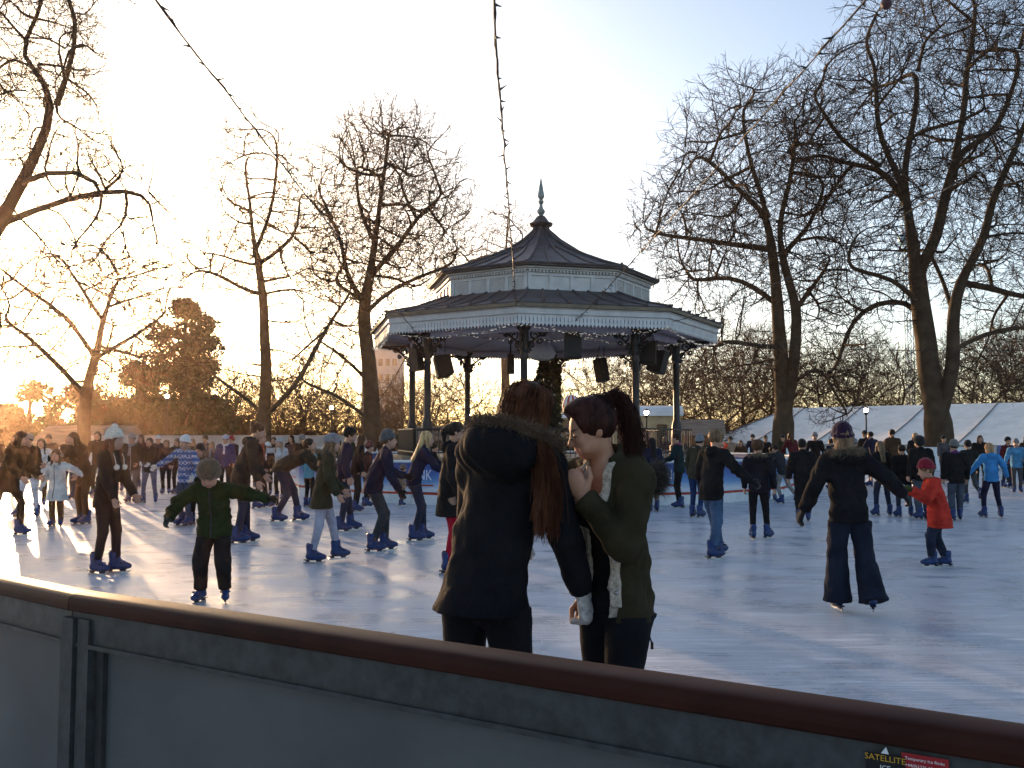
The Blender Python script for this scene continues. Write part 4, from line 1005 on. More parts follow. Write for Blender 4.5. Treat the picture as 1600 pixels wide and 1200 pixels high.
class Sdf:
    def __init__(s): s.ops = []; s.wr = None; s.quilt = 0
    def add(s, g, k=.012): s.ops.append(('u', g, k)); return s
    def cut(s, g, k=.004): s.ops.append(('d', g, k)); return s      # remove inside of g
    def keep(s, g, k=.002): s.ops.append(('i', g, k)); return s     # keep inside of g
    def wrinkle(s, amp, f=1.0, seed=0): s.wr = (amp, f, seed); return s
    def __call__(s, P):
        d = None; wr_done = False
        for o, g, k in s.ops:
            if o != 'u' and s.wr and not wr_done:
                d = d+s._w(P); wr_done = True
            e = g(P)
            if o == 'u': d = e if d is None else smin(d, e, k)
            elif o == 'd': d = -smin(-d, e, k)
            else: d = -smin(-d, -e, k)
        if s.wr and not wr_done: d = d+s._w(P)
        return d
    def _w(s, P):
        amp, f, sd = s.wr; x, y, z = P.T*f
        x = x+sd*1.7; y = y+sd*.9
        a = np.sin(38*z+9*np.sin(11*x+sd)+7*np.sin(13*y+2+sd)+5*np.sin(7*z))
        b = np.sin(23*x+31*z+6*np.sin(17*y+sd)+4*np.sin(9*z+1)); c = np.sin(61*z-37*x+8*np.sin(9*y+sd))
        if s.quilt: return amp*.4*a*np.abs(b)-s.quilt*np.sqrt(np.abs(np.sin(P[:, 2]*52)))
        return amp*(.55*a*np.abs(b)+.45*b*np.abs(a)+.22*c)
def surf(fn, lo, hi, h, blk=6, margin=1.55):
    """sparse surface nets"""
    lo = np.asarray(lo, float)-2*h; hi = np.asarray(hi, float)+2*h; Hb = blk*h
    nb = np.maximum(1, np.ceil((hi-lo)/Hb).astype(int))
    g = np.stack(np.meshgrid(*[np.arange(n) for n in nb], indexing='ij'), -1).reshape(-1, 3)
    d = fn(lo+(g+.5)*Hb); g = g[np.abs(d) < Hb*.87*margin+.03]
    off = np.stack(np.meshgrid(*[np.arange(blk)]*3, indexing='ij'), -1).reshape(-1, 3)
    cells = (g[:, None, :]*blk+off[None]).reshape(-1, 3)
    NY = int(nb[1]*blk+3); NZ = int(nb[2]*blk+3); key = lambda c: (c[..., 0].astype(np.int64)*NY+c[..., 1])*NZ+c[..., 2]
    co = np.array([[i, j, k] for i in (0, 1) for j in (0, 1) for k in (0, 1)])
    ck = key(cells); step = np.array([key(c[None])[0] for c in co])
    ak = (ck[:, None]+step[None]); uk, inv = np.unique(ak.ravel(), return_inverse=True); inv = inv.reshape(ak.shape)
    ux = np.stack([uk//(NY*NZ), (uk//NZ) % NY, uk % NZ], 1); P = lo+ux*h
    val = np.concatenate([fn(P[s:s+60000]) for s in range(0, len(P), 60000)])
    cv = val[inv]; ins = cv < 0; mix = ins.any(1) & ~ins.all(1)
    cv = cv[mix]; cells = cells[mix]; ck = ck[mix]; ins = ins[mix]; o_ = np.argsort(ck); cv = cv[o_]; cells = cells[o_]; ck = ck[o_]; ins = ins[o_]
    E = [(a, b) for a in range(8) for b in range(a+1, 8) if np.abs(co[a]-co[b]).sum() == 1]
    acc = np.zeros((len(cells), 3)); cnt = np.zeros(len(cells))
    for a, b in E:
        m = ins[:, a] != ins[:, b]; t = cv[m, a]/(cv[m, a]-cv[m, b]+1e-12)
        acc[m] += co[a]+t[:, None]*(co[b]-co[a]); cnt[m] += 1
    Vt = lo+(cells+acc/cnt[:, None])*h
    F = []
    dd = {0: ((0, -1, 0), (0, -1, -1), (0, 0, -1)), 1: ((0, 0, -1), (-1, 0, -1), (-1, 0, 0)), 2: ((-1, 0, 0), (-1, -1, 0), (0, -1, 0))}
    for ax_, bidx in ((0, 4), (1, 2), (2, 1)):
        m = np.where(ins[:, 0] != ins[:, bidx])[0]; q = [m]; ok = np.ones(len(m), bool)
        for dlt in dd[ax_]:
            kk = ck[m]+(dlt[0]*NY+dlt[1])*NZ+dlt[2]; p = np.searchsorted(ck, kk); p = np.minimum(p, len(ck)-1); ok &= ck[p] == kk; q.append(p)
        f = np.stack(q, 1)[ok]; fl = ins[m, 0][ok]
        f[~fl] = f[~fl][:, ::-1]; F.append(f)
    return Vt, np.concatenate(F)
def sdf_obj(name, fn, lo, hi, h, m, parent, scale=1.0, colfn=None):
    Vt, F = surf(fn, lo, hi, h)
    me = np_mesh(name, Vt*scale, [F[:, ::-1]])
    if colfn is not None:
        c = colfn(Vt); at_ = me.color_attributes.new("col", 'FLOAT_COLOR', 'POINT'); c4 = np.ones((len(Vt), 4), np.float32); c4[:, :3] = c; at_.data.foreach_set("color", c4.ravel())
    return link_mesh(name, me, m, parent)

# ------------------------------------------------------------------ materials for people
def skin_mat(): 
    return mat("skin", (1.0, 1.0, 1.0), .5, .35, var=.04, nscale=30, attr="col", bump=.05, bscale=140, col2=(.9, .86, .84))
M_skin = skin_mat()
_hair = {}
def hair_mat(c):
    if c not in _hair: _hair[c] = mat("hair", c, .55, .12, var=.45, nscale=26, bump=.7, bscale=70, stretch=(1, 1, .08))
    return _hair[c]
_knit = {}
def knit(c):
    k = tuple(c)
    if k not in _knit: _knit[k] = mat("knit", c, .95, .15, var=.2, nscale=40, bump=.9, bscale=130, sheen=.25)
    return _knit[k]
def denim(c): return cloth(c, .8, .3, 160)
SKIN = (.40, .23, .16)
# ------------------------------------------------------------------ skate prototype (metres, origin at the ankle, toe to +Y)
def skate_proto():
    s = Sdf(); s.add(cone((0, -.022, .10), (0, -.018, .0), .056, .050, (0, 1, 0), 1.25)); s.add(cone((0, -.05, -.045), (0, .11, -.056), .046, .044, (0, 0, 1), .95), .03); s.add(ell((0, .135, -.055), (.048, .055, .04)), .02)
    s.add(cone((0, .0, .02), (0, .09, -.03), .04, .034), .03)
    s.add(cone((-.05, -.02, .065), (.05, -.02, .065), .014, .014), .01)
    for y, z in ((.025, .035), (.075, -.002)): s.add(cone((-.046, y, z), (.046, y, z), .013, .013), .008)
    s.cut(half((0, 0, -.088), (0, 0, 1)), .004) if False else s.keep(lambda P: -.088-P[:, 2], .003)
    s.cut(cone((0, -.022, .095), (0, -.022, .2), .046, .05), .004)
    b = sdf_obj("skate", s, (-.08, -.13, -.1), (.08, .21, .16), .0075, M_skate, None)
    mb = MB()
    mb.box((0, .01, -.091), (.062, .25, .010)); 
    for y, w in ((-.065, .05), (.085, .07)): mb.box((0, y, -.106), (.03, w, .026))
    mb.build("blade_holder", M_holder, b)
    mb = MB(); pr = [(-.115, -.118), (-.125, -.130), (-.118, -.143), (.13, -.143), (.165, -.132), (.18, -.112), (.165, -.108), (.14, -.118)]
    n = len(pr); mb.add([(x, y, z) for x in (-.006, .006) for y, z in pr], [tuple(range(n)), tuple(reversed(range(n, 2*n)))] + [(i, n+i, n+(i+1) % n, (i+1) % n) for i in range(n)])
    mb.build("blade", M_steel, b)
    mb = MB()
    for y, z in ((.025, .035), (.075, -.002)): mb.box((.055, y, z), (.016, .03, .018)); mb.box((-.055, y, z), (.012, .02, .014))
    mb.build("buckle", M_holder, b)
    return b
SKATE = skate_proto()
_skate_used = [False]
def add_skate(parent, loc, R, scale):
    if not _skate_used[0]: o = SKATE; o.parent = parent; _skate_used[0] = True
    else: o = copy_tree(SKATE, parent)
    M = Matrix([list(R[i])+[0] for i in range(3)]+[[0, 0, 0, 1]]).to_4x4() @ Matrix.Scale(scale, 4); M.translation = Vector(loc); o.matrix_local = M; return o

# ------------------------------------------------------------------ skeleton, in units of stature, feet on z = 0, facing +Y
def ik(a, b, l1, l2, pole):
    d = b-a; L = np.linalg.norm(d); Lm = (l1+l2)*.998
    if L > Lm: b = a+d/L*Lm; d = b-a; L = Lm
    x = (l1*l1-l2*l2+L*L)/(2*L); hgt = math.sqrt(max(0, l1*l1-x*x)); u = d/L
    p = pole-u*(pole@u); p = p/(np.linalg.norm(p)+1e-9); return a+u*x+p*hgt, b
ANK = .085
def skel(p):
    J = {}
    fem = p.get('fem', True); child = p.get('child', False)
    sw = p.get('sw', .098 if fem else .112); hw = p.get('hw', .05)
    hip = V3(p.get('hx', 0), p.get('hy', 0), p.get('hz', .562))
    J['hip'] = hip; tw = rotz(rad(p.get('twist', 0)))
    R1 = tw@rotz(rad(p.get('hipyaw', 0)))@rotx(-rad(p.get('lean', 3)))@roty(rad(p.get('side', 0))); R2 = R1@rotx(-rad(p.get('hunch', 4)))
    J['R1'] = R1; J['R2'] = R2
    J['waist'] = hip+R1@V3(0, -.004, .10); J['chest'] = J['waist']+R2@V3(0, .006, .105)
    J['shc'] = J['chest']+R2@V3(0, -.008, .083); J['neck'] = J['shc']+R2@V3(0, -.004, .035)
    Rh = R2@rotx(rad(p.get('hunch', 4)+p.get('lean', 3)*.75))@rotz(rad(p.get('hyaw', 0)))@rotx(-rad(p.get('hpitch', 6)))@roty(rad(p.get('hroll', 0)))
    J['Rh'] = Rh; hs = p.get('headk', 1.0); J['hk'] = hs; J['head'] = J['neck']+R2@V3(0, .008, .018)+Rh@V3(0, .010, .072*hs)
    for s, n in ((-1, 'L'), (1, 'R')):
        sh = J['shc']+R2@V3(s*sw, 0, -.002); J['sh'+n] = sh
        arm = p.get('arm'+n, (.10*1, .06, -.97)); v = V3(s*arm[0], arm[1], arm[2]); al = p.get('armlen', .308)
        tgt = sh+rotz(rad(p.get('twist', 0)))@v*al
        pole = V3(s*(arm[3] if len(arm) > 3 else .5), (arm[4] if len(arm) > 4 else -1.0), (arm[5] if len(arm) > 5 else -.3))
        J['el'+n], J['wr'+n] = ik(sh, tgt, al*.53, al*.47, pole)
        hp = hip+R1@V3(s*hw, 0, -.005) if False else hip+rotz(rad(p.get('hipyaw', 0)))@V3(s*hw, 0, 0)
        f = p.get('foot'+n, (.055, 0, 0, 8, 0)); 
        ank = V3(s*f[0], f[1], ANK+f[2]); yaw = -s*rad(f[3]) ; Rf = rotz(yaw)@rotx(rad(f[4]))
        J['hp'+n] = hp; J['kn'+n], a2 = ik(hp, ank, .25, .232, rotz(yaw*.6)@V3(0, 1, .1)); J['an'+n] = a2; J['Rf'+n] = Rf
    return J
def hand_sdf(s, wr, d, nrm, side, k=1.0, curl=.35, glove=False):
    """hand continuing from the wrist; d: pointing direction, nrm: back of the hand, side: thumb direction"""
    d = d/np.linalg.norm(d); nrm = nrm-d*(nrm@d); nrm /= np.linalg.norm(nrm)+1e-9; sd = np.cross(d, nrm); sd = sd*(1 if sd@side > 0 else -1)
    g = .0022 if glove else 0
    s.add(cone(wr, wr+d*.050*k, .0165*k+g, .025*k+g, nrm, .52), .008)
    for i, (o, L) in enumerate(((.0165, .040), (.0055, .046), (-.0055, .043), (-.016, .033))):
        b = wr+d*.052*k+sd*o*k; c1 = curl*(1+.12*i); m1 = b+(d*math.cos(c1)-nrm*math.sin(c1))*L*.5*k; m2 = m1+(d*math.cos(2.2*c1)-nrm*math.sin(2.2*c1))*L*.5*k
        s.add(cone(b, m1, .0062*k+g, .0056*k+g), .003); s.add(cone(m1, m2, .0056*k+g, .0046*k+g), .002)
    b = wr+d*.018*k+sd*.016*k; m1 = b+(sd*.75+d*.7-nrm*.15)*.026*k; m2 = m1+(d*.95+sd*.2-nrm*.3)*.024*k
    s.add(cone(b, m1, .0085*k+g, .0068*k+g), .006); s.add(cone(m1, m2, .0068*k+g, .0052*k+g), .002)
def head_sdf(s, J, fem=True, detail=True):
    R, c, k = J['Rh'], J['head'], J['hk']
    T = lambda *a: c+R@(V3(*a)*k); L = lambda r: np.array(r)*k
    s.add(ell(T(0, -.010, .014), L((.0455, .057, .053)), R), .01); s.add(ell(T(0, .014, -.022), L((.0375, .040, .046)), R), .022)
    s.add(ell(T(0, .036, -.052), L((.015, .013, .012)), R), .016)
    for sx in (-1, 1):
        s.add(ell(T(sx*.027, .026, -.038), L((.012, .022, .014)), R), .014)
        if detail:
            s.add(ell(T(sx*.021, .037, -.014), L((.013, .010, .011)), R), .012)     # cheek
            s.cut(ell(T(sx*.0185, .0575, .0035), L((.0115, .0085, .0075)), R), .010)  # eye hollow
            s.add(ell(T(sx*.0182, .0435, .003), L((.0088, .0075, .0068)), R), .003)  # eyelid and ball
        s.add(ell(T(sx*.047, -.008, -.006), L((.005, .011, .017)), R@rotz(sx*.35)), .004)
    s.add(cone(T(0, .047, .006), T(0, .0625, -.0145), .0042*k, .0066*k), .007); s.add(ell(T(0, .056, -.0185), L((.0098, .0085, .0055)), R), .005)
    if detail:
        s.add(ell(T(0, .0485, -.0335), L((.0125, .0058, .0030)), R), .004); s.add(ell(T(0, .047, -.0395), L((.0110, .0058, .0036)), R), .004)
def face_col(J, P, skin, detail):
    R, c, k = J['Rh'], J['head'], J['hk']; q = (P-c)@R/k; out = np.tile(np.array(skin), (len(P), 1))
    def blob(cx, cz, rx, rz, ymin=.03): return np.clip(1.6-np.sqrt(((np.abs(q[:, 0])-cx)/rx)**2+((q[:, 2]-cz)/rz)**2)*1.2, 0, 1)*(q[:, 1] > ymin)
    near = (np.abs(q[:, 2]) < .08)
    def mixin(w, col): 
        w = (w*near)[:, None]; out[:] = out*(1-w)+np.array(col)*w
    mixin(blob(0, -.0365, .0125, .0052, .035), (.36, .10, .09)); mixin(blob(.022, -.016, .014, .012)*.35, (.52, .22, .17))
    mixin(blob(.0185, .0175, .0135, .0026), (.06, .035, .025)); mixin(blob(.0182, .0005, .0095, .0022), (.03, .02, .018))
    return out
def body_sdf(p, J, detail=True, hands=True):
    s = Sdf(); fem = p.get('fem', True); R2 = J['R2']; fy = J['R1']@V3(0, 1, 0)
    s.add(cone(J['hip']+V3(0, 0, -.01), J['waist'], .058, .052, fy, .66)); s.add(cone(J['waist'], J['chest'], .052, .066, R2@V3(0, 1, 0), .7), .03); s.add(cone(J['shL']*.8+J['shR']*.2, J['shR']*.8+J['shL']*.2, .034, .034), .03)
    s.add(cone(J['shc'], J['neck']+R2@V3(0, 0, -.012), .034, .031), .025); s.add(cone(J['neck']+R2@V3(0, 0, -.02), J['head']+J['Rh']@V3(0, -.012, -.02), .0265 if fem else .030, .0275 if fem else .031), .012)
    head_sdf(s, J, fem, detail)
    for n, sx in (('L', -1), ('R', 1)):
        s.add(cone(J['sh'+n], J['el'+n], .027, .021), .02); s.add(cone(J['el'+n], J['wr'+n], .021, .0145), .006)
        s.add(cone(J['hp'+n], J['kn'+n], .038, .027), .02); s.add(cone(J['kn'+n], J['an'+n], .030, .022), .01)
        if hands:
            d = J['wr'+n]-J['el'+n]; d = d/np.linalg.norm(d); d = d + V3(*p.get('hd'+n, (0, 0, 0)))
            nr = V3(*p['hn'+n]) if 'hn'+n in p else V3(sx, -.3, .1); th = V3(*p['ht'+n]) if 'ht'+n in p else V3(0, 1, .2)
            hand_sdf(s, J['wr'+n], d, nr, th, 1.0, p.get('curl', .4))
    return s
def bbox(J, m=.13): 
    Q = np.array([v for k, v in J.items() if isinstance(v, np.ndarray) and v.shape == (3,)]); return Q.min(0)-m, Q.max(0)+m
def sleeves_sdf(p, J):
    s = Sdf(); b = p.get('bulk', 1.08); sl = p.get('sleeve', 1.0)
    for n in 'LR':
        s.add(cone(J['sh'+n], J['el'+n], .041*b*sl, .036*b*sl), .022); s.add(cone(J['el'+n], J['wr'+n], .036*b*sl, .028*b*sl), .008)
    s.wrinkle(p.get('wr', .0055)*b, 1.0, p.get('seed', 0))
    for n in 'LR':
        d = J['wr'+n]-J['el'+n]; d = d/np.linalg.norm(d); q = J['wr'+n]+d*.004; c = J['wr'+n]
        s.cut(lambda P, q=q, d=d, c=c: np.maximum(-((P-q)@d), np.linalg.norm(P-c, axis=1)-.085), .002)
    return s
def top_sdf(p, J, arms=True):
    """jacket, coat or jumper"""
    s = Sdf(); fem = p.get('fem', True); b = p.get('bulk', 1.08 if p.get('fem', True) else 1.16); R1, R2 = J['R1'], J['R2']; fy = R1@V3(0, 1, 0); f2 = R2@V3(0, 1, 0)
    hem = p.get('hem', .49); flare = p.get('flare', .0)
    s.add(cone(J['hip']+V3(0, 0, .0), J['waist'], .084*b, .078*b, fy, .72)); s.add(cone(J['waist'], J['chest'], .078*b, .085*b, f2, .74), .03)
    s.add(cone(J['shL']*.86+J['shR']*.14, J['shR']*.86+J['shL']*.14, .040*b, .040*b), .035); s.add(cone(J['shc'], J['neck']+R2@V3(0, 0, -.01), .046*b, .037), .03)
    if fem: 
        for sx in (-1, 1): s.add(ell(J['chest']+R2@V3(sx*.036, .042, .012), (.036, .034, .036)), .025)
    sl = p.get('sleeve', 1.0)
    for n in ('LR' if arms else ''):
        s.add(cone(J['sh'+n], J['el'+n], .041*b*sl, .035*b*sl), .022); s.add(cone(J['el'+n], J['wr'+n], .035*b*sl, .028*b*sl), .008)
    if hem < .53:
        d = J['hip']-J['waist']; d = d/np.linalg.norm(d); d = d*.5+V3(0, 0, -.5)*1.0; L = (J['hip'][2]-hem+.03)/max(.2, -d[2]); end = J['hip']+d*L
        s.add(cone(J['hip'], end, .086*b, (.088+flare)*b, fy, .80), .02)
    col = p.get('collar', 'collar')
    if col == 'collar': s.add(cone(J['neck']+R2@V3(0, -.004, -.022), J['neck']+R2@V3(0, .0, .020), .044, .040), .012)
    if col == 'hood': 
        s.add(ell(J['neck']+R2@V3(0, -.045, -.022), (.062, .040, .042), R2@rotx(.5)), .014) if not p.get('furhood') else s.add(ell(J['neck']+R2@V3(0, -.05, -.022), (.080, .046, .046), R2@rotx(.35)), .014); s.add(cone(J['neck']+R2@V3(0, 0, -.02), J['neck']+R2@V3(0, .006, .012), .047, .043), .012)
    s.wrinkle(p.get('wr', .0058)*b, 1.0, p.get('seed', 0)); s.quilt = p.get('quilt', 0)
    s.keep(lambda P: hem-P[:, 2])
    for n in ('LR' if arms else ''):
        d = J['wr'+n]-J['el'+n]; d = d/np.linalg.norm(d); q = J['wr'+n]+d*.004; c = J['wr'+n]
        s.cut(lambda P, q=q, d=d, c=c: np.maximum(-((P-q)@d), np.linalg.norm(P-c, axis=1)-.085), .002)
    s.cut(cone(J['neck']+R2@V3(0, .004, .005), J['neck']+R2@V3(0, .012, .09), .034, .05), .004)
    return s
def legs_sdf(p, J):
    s = Sdf(); w = p.get('legw', 1.0); fl = p.get('legflare', 0.0); fy = J['R1']@V3(0, 1, 0)
    s.add(cone(J['hip']+V3(0, 0, -.01), J['hip']+(J['waist']-J['hip'])*.55, .074, .066, fy, .78))
    for n in 'LR':
        kn, an = J['kn'+n], J['an'+n]
        s.add(cone(J['hp'+n], kn, .058*(.75+.25*w), .037*w), .012); e = an+(kn-an)*p.get('cuff', .13); s.add(cone(kn, e, .037*w, .030*w+fl), .012)
        if fem_butt(p): s.add(ell(J['hp'+n]+V3(0, -.026, .0), (.046, .044, .05)), .03)
    s.wrinkle(.0032*(w if w > 1.05 else .55), 1.2, p.get('seed', 0)+3)
    for n in 'LR':
        kn, an = J['kn'+n], J['an'+n]; d = (an-kn); d = d/np.linalg.norm(d); q = an+(kn-an)*p.get('cuff', .13)+d*.006
        s.cut(lambda P, q=q, d=d: np.maximum(-((P-q)@d), np.linalg.norm(P-q, axis=1)-.14), .002)
    return s
def fem_butt(p): return p.get('fem', True)
def hair_sdf(p, J):
    R, c, k = J['Rh'], J['head'], J['hk']; T = lambda *a: c+R@(V3(*a)*k); L = lambda r: np.array(r)*k
    h = p.get('hair', 'short'); s = Sdf()
    s.add(ell(T(0, -.014, .018), L((.053, .061, .056)), R))
    if h in ('long', 'longback'): 
        s.add(cone(T(0, -.035, 0), T(0, -.052, -.06), .046*k, .044*k, R@V3(0, 1, 0), .6), .02); b = J['shc']+J['R2']@V3(0, -.062, -.05 if h == 'long' else -.09); s.add(cone(T(0, -.052, -.06), b, .044*k, .034, J['R2']@V3(0, 1, 0), .5), .02)
        for sx in (-1, 1): s.add(cone(T(sx*.044, .0, .0), J['chest']+J['R2']@V3(sx*.058, .045, .04), .018*k, .014), .014)
    elif h == 'bob': s.add(cone(T(0, -.022, 0), T(0, -.026, -.055), .055*k, .052*k), .02)
    elif h == 'pony': s.add(cone(T(0, -.07, .02), T(0, -.092, -.01), .020*k, .024*k), .01); s.add(cone(T(0, -.092, -.01), T(0, -.082, -.09), .024*k, .010*k), .01)
    elif h == 'bun': s.add(ell(T(0, -.062, .045), L((.026, .024, .024)), R), .006)
    elif h == 'curly': s.add(ell(T(0, -.012, .026), L((.062, .068, .060)), R), .01)
    s.wrinkle(.003 if h != 'curly' else .006, 1.6, p.get('seed', 0))
    s.cut(ell(T(0, .062, -.026), L((.040, .052, .062)), R), .006)
    if h in ('short', 'curly', 'bun', 'pony'): s.cut(ell(T(0, .03, -.075), L((.08, .075, .058)), R), .006) if h != 'pony' else None
    return s
def hat_objs(p, J, root, vox, H):
    R, c, k = J['Rh'], J['head'], J['hk']; T = lambda *a: c+R@(V3(*a)*k); L = lambda r: np.array(r)*k
    kind, colr = p['hat'][0], p['hat'][1]; s = Sdf()
    lo, hi = c-.14, c+.16
    if kind in ('beanie', 'bobble', 'cap'):
        s.add(ell(T(0, -.012, .022), L((.0575, .067, .066)), R)); s.add(cone(T(0, -.014, .010), T(0, -.014, .04), .060*k, .056*k, R@V3(1, 0, 0), .92), .01)
        if kind != 'cap': s.add(ell(T(0, -.014, .062), L((.040, .044, .034)), R), .02)
        s.wrinkle(.0022, 2.2, p.get('seed', 0)); n = R@V3(0, -.30, 1); s.keep(lambda P, q=T(0, 0, .016), n=n: -((P-q)@n), .003)
        if kind != 'cap':
            for a in range(14): 
                w = 2*PI*a/14; w2 = 2*PI*(a+1)/14; f = lambda w: T(.0535*math.cos(w), -.013+.060*math.sin(w), .025+.30*(-.012+.066*math.sin(w)))
                s.add(cone(f(w), f(w2), .0095*k, .0095*k), .008)
        else: s.add(ell(T(0, .068, .034), L((.040, .042, .006)), R), .006)
    elif kind == 'beret': s.add(ell(T(0, -.022, .040), L((.066, .073, .046)), R@rotx(.35))); s.add(ell(T(0, -.012, .024), L((.057, .066, .03)), R), .01); s.wrinkle(.003, 2, 1)
    elif kind == 'fur': s.add(ell(T(0, -.008, .034), L((.066, .074, .058)), R)); s.add(ell(T(0, -.03, -.01), L((.062, .05, .045)), R), .02); s.wrinkle(.005, 2.6, 2); s.cut(ell(T(0, .07, -.035), L((.05, .055, .05)), R), .006)
    o = sdf_obj("hat", s, lo, hi, vox, knit(colr), root, H)
    if kind == 'bobble':
        pm = knit(p['hat'][2] if len(p['hat']) > 2 else colr); 
        s2 = Sdf().add(ell(T(0, -.02, .102), L((.023, .023, .021)), R)).wrinkle(.004, 4, 1); q = sdf_obj("bobble", s2, T(0, -.02, .102)-.035, T(0, -.02, .102)+.035, vox*.8, pm, o, H)
        if p.get('flaps'):
            s3 = Sdf()
            for sx in (-1, 1): s3.add(cone(T(sx*.050, -.004, .02), T(sx*.050, .004, -.045), .020*k, .012*k, R@V3(1, 0, 0), .5), .006)
            sdf_obj("ear_flap", s3, lo, hi, vox*.8, knit(colr), o, H)
            for sx in (-1, 1):
                mb = MB(); a = T(sx*.052, .004, -.05)*H; b_ = (J['chest']+J['R2']@V3(sx*.05, .08, .02))*H; mb.tube([a, (a+b_)/2+V3(sx*.01, .02, 0), b_], .006, 5); mb.build("cord", pm, o)
                mb = MB(); mb.ball(b_, .034, 10, 7); mb.build("pompom", pm, o)
    return o
def fur_mesh(name, pts, nrm, n, ln, m, parent, rng, spread=.5, w=.0022, grav=.15):
    """short strands growing from a poly-line of points with outward directions"""
    P = np.asarray(pts, float); D = np.asarray(nrm, float); k = rng.uniform(0, len(P)-1.001, n); i = k.astype(int); f = (k-i)[:, None]
    b = P[i]*(1-f)+P[i+1]*f; d = D[i]*(1-f)+D[i+1]*f
    d = d/np.linalg.norm(d, axis=1, keepdims=True)+rng.normal(0, spread, (n, 3)); d /= np.linalg.norm(d, axis=1, keepdims=True)
    L = ln*rng.uniform(.45, 1.15, (n, 1)); s = np.cross(d, rng.normal(0, 1, (n, 3))); s /= np.linalg.norm(s, axis=1, keepdims=True)
    b = b+rng.normal(0, ln*.22, (n, 3)); mid = b+d*L*.55; tip = b+d*L+np.array([0, 0, -grav])*L
    V = np.stack([b-s*w, b+s*w, mid+s*w*.8, mid-s*w*.8, tip], 1).reshape(-1, 3); q = np.arange(n)[:, None]*5
    return link_mesh(name, np_mesh(name, V, [q+np.array([[0, 1, 2, 3]]), q+np.array([[3, 2, 4]])], False), m, parent)
_fur = {}
def fur_mat(c):
    if c not in _fur: _fur[c] = mat("fur", c, .7, .25, var=.35, nscale=12, sheen=.3)
    return _fur[c]
def person(u, v, vt, yaw, label, top=(.012, .012, .013), leg=(.012, .013, .016), lod=1, loc=None, group="skaters on the ice", nos=False, **p):
    """u, v: where the blades meet the ice; vt: top of the head in the photograph"""
    P0 = on_ice(u, v) if loc is None else V3(*loc)
    total = p.pop('tall', None) or (at(u, vt, P0[1])[2]-P0[2])
    p.setdefault('seed', int(u) % 17); J = skel(p); k = J['hk']
    topz = (J['head']+J['Rh']@V3(0, -.012, (.098 if p.get('hat', ('',))[0] in ('beanie', 'fur') else .13 if p.get('hat', ('',))[0] == 'bobble' else .08)*k))[2]
    H = total/topz; root = empty("person", tuple(P0), rad(yaw)); vox = {0: .0045, 1: .0072, 2: .0105, 3: .0135}[lod]
    det = lod <= 1; sk = p.get('skin', SKIN); lo, hi = bbox(J)
    gl = p.get('gloves'); 
    bs = body_sdf(p, J, det, True)
    sdf_obj("body", bs, lo, hi, p.get('bodyvox', vox*.85), M_skin, root, H, lambda P: face_col(J, P, sk, det))
    m = p.get('topmat') or cloth(top); sdf_obj(p.get('topname', 'jacket'), top_sdf(p, J), lo, hi, vox, m, root, H)
    ls = legs_sdf(p, J); tsd = top_sdf(p, J); hm = p.get('hem', .49)
    ls.keep(lambda P: np.where(P[:, 2] > hm+.012, tsd(P)+.007, -1.0), 0)
    sdf_obj("trousers", ls, lo, hi, vox, p.get('legmat') or cloth(leg, .8, .25, 130), root, H)
    if p.get('hair') != 'none': sdf_obj("hair", hair_sdf(p, J), J['head']-.33, J['head']+.16, vox, hair_mat(p.get('hairc', (.02, .013, .009))), root, H)
    if 'hat' in p: hat_objs(p, J, root, vox*.8, H)
    if gl:
        for n, sx in (('L', -1), ('R', 1)):
            s = Sdf(); d = J['wr'+n]-J['el'+n]; d = d/np.linalg.norm(d)+V3(*p.get('hd'+n, (0, 0, 0))); nr = V3(*p['hn'+n]) if 'hn'+n in p else V3(sx, -.3, .1); th = V3(*p['ht'+n]) if 'ht'+n in p else V3(0, 1, .2)
            dn = d/np.linalg.norm(d); s.add(cone(J['wr'+n]-dn*.025, J['wr'+n], .022, .020)); hand_sdf(s, J['wr'+n], d, nr, th, 1.06, p.get('curl', .4), True)
            sdf_obj("glove", s, J['wr'+n]-.13, J['wr'+n]+.13, vox*.85, knit(gl), root, H)
    if p.get('scarf'):
        s = Sdf(); R2 = J['R2']
        for a in range(10):
            f = lambda w: J['neck']+R2@V3(.045*math.cos(w), .004+.045*math.sin(w), .004-.008*math.sin(w)); s.add(cone(f(2*PI*a/10), f(2*PI*(a+1)/10), .017, .017), .006)
        s.add(cone(J['neck']+R2@V3(.02, .05, -.01), J['chest']+R2@V3(.02, .085, -.03), .018, .020, R2@V3(0, 1, 0), .5), .01)
        s.wrinkle(.004, 2, 3); sdf_obj("scarf", s, J['neck']-.2, J['neck']+.1, vox, knit(p['scarf']), root, H)
    if p.get('furhood'):
        R2 = J['R2']; pts, nr = [], []
        for a in np.linspace(-.25*PI, 1.25*PI, 26):
            o_ = V3(.086*math.cos(a), -.075*max(0, math.sin(a))+.022*(1-max(0, math.sin(a)))-.010, -.004+(-.026 if math.sin(a) < 0 else 0)); pts.append((J['neck']+R2@o_)*H); nr.append(R2@(V3(math.cos(a), -math.sin(a)*.6-.1, .75)))
        fur_mesh("fur_trim", pts, nr, {0: 5000, 1: 2200, 2: 900, 3: 400}[lod], .060*H/1.6, fur_mat(p['furhood']), root, np.random.default_rng(int(u)), .6, {0: .002, 1: .003, 2: .005, 3: .007}[lod])
    if p.get('earmuffs'):
        R = J['Rh']; mb = MB(); T = lambda *a: (J['head']+R@(V3(*a)*k))*H
        mb.tube([T(.058*math.cos(w), -.005, .012+.062*math.sin(w)) for w in np.linspace(0, PI, 9)], .008, 5)
        for sx in (-1, 1): mb.ball(T(sx*.058, -.005, .0), .034, 8, 6)
        mb.build("earmuffs", knit(p['earmuffs']), root)
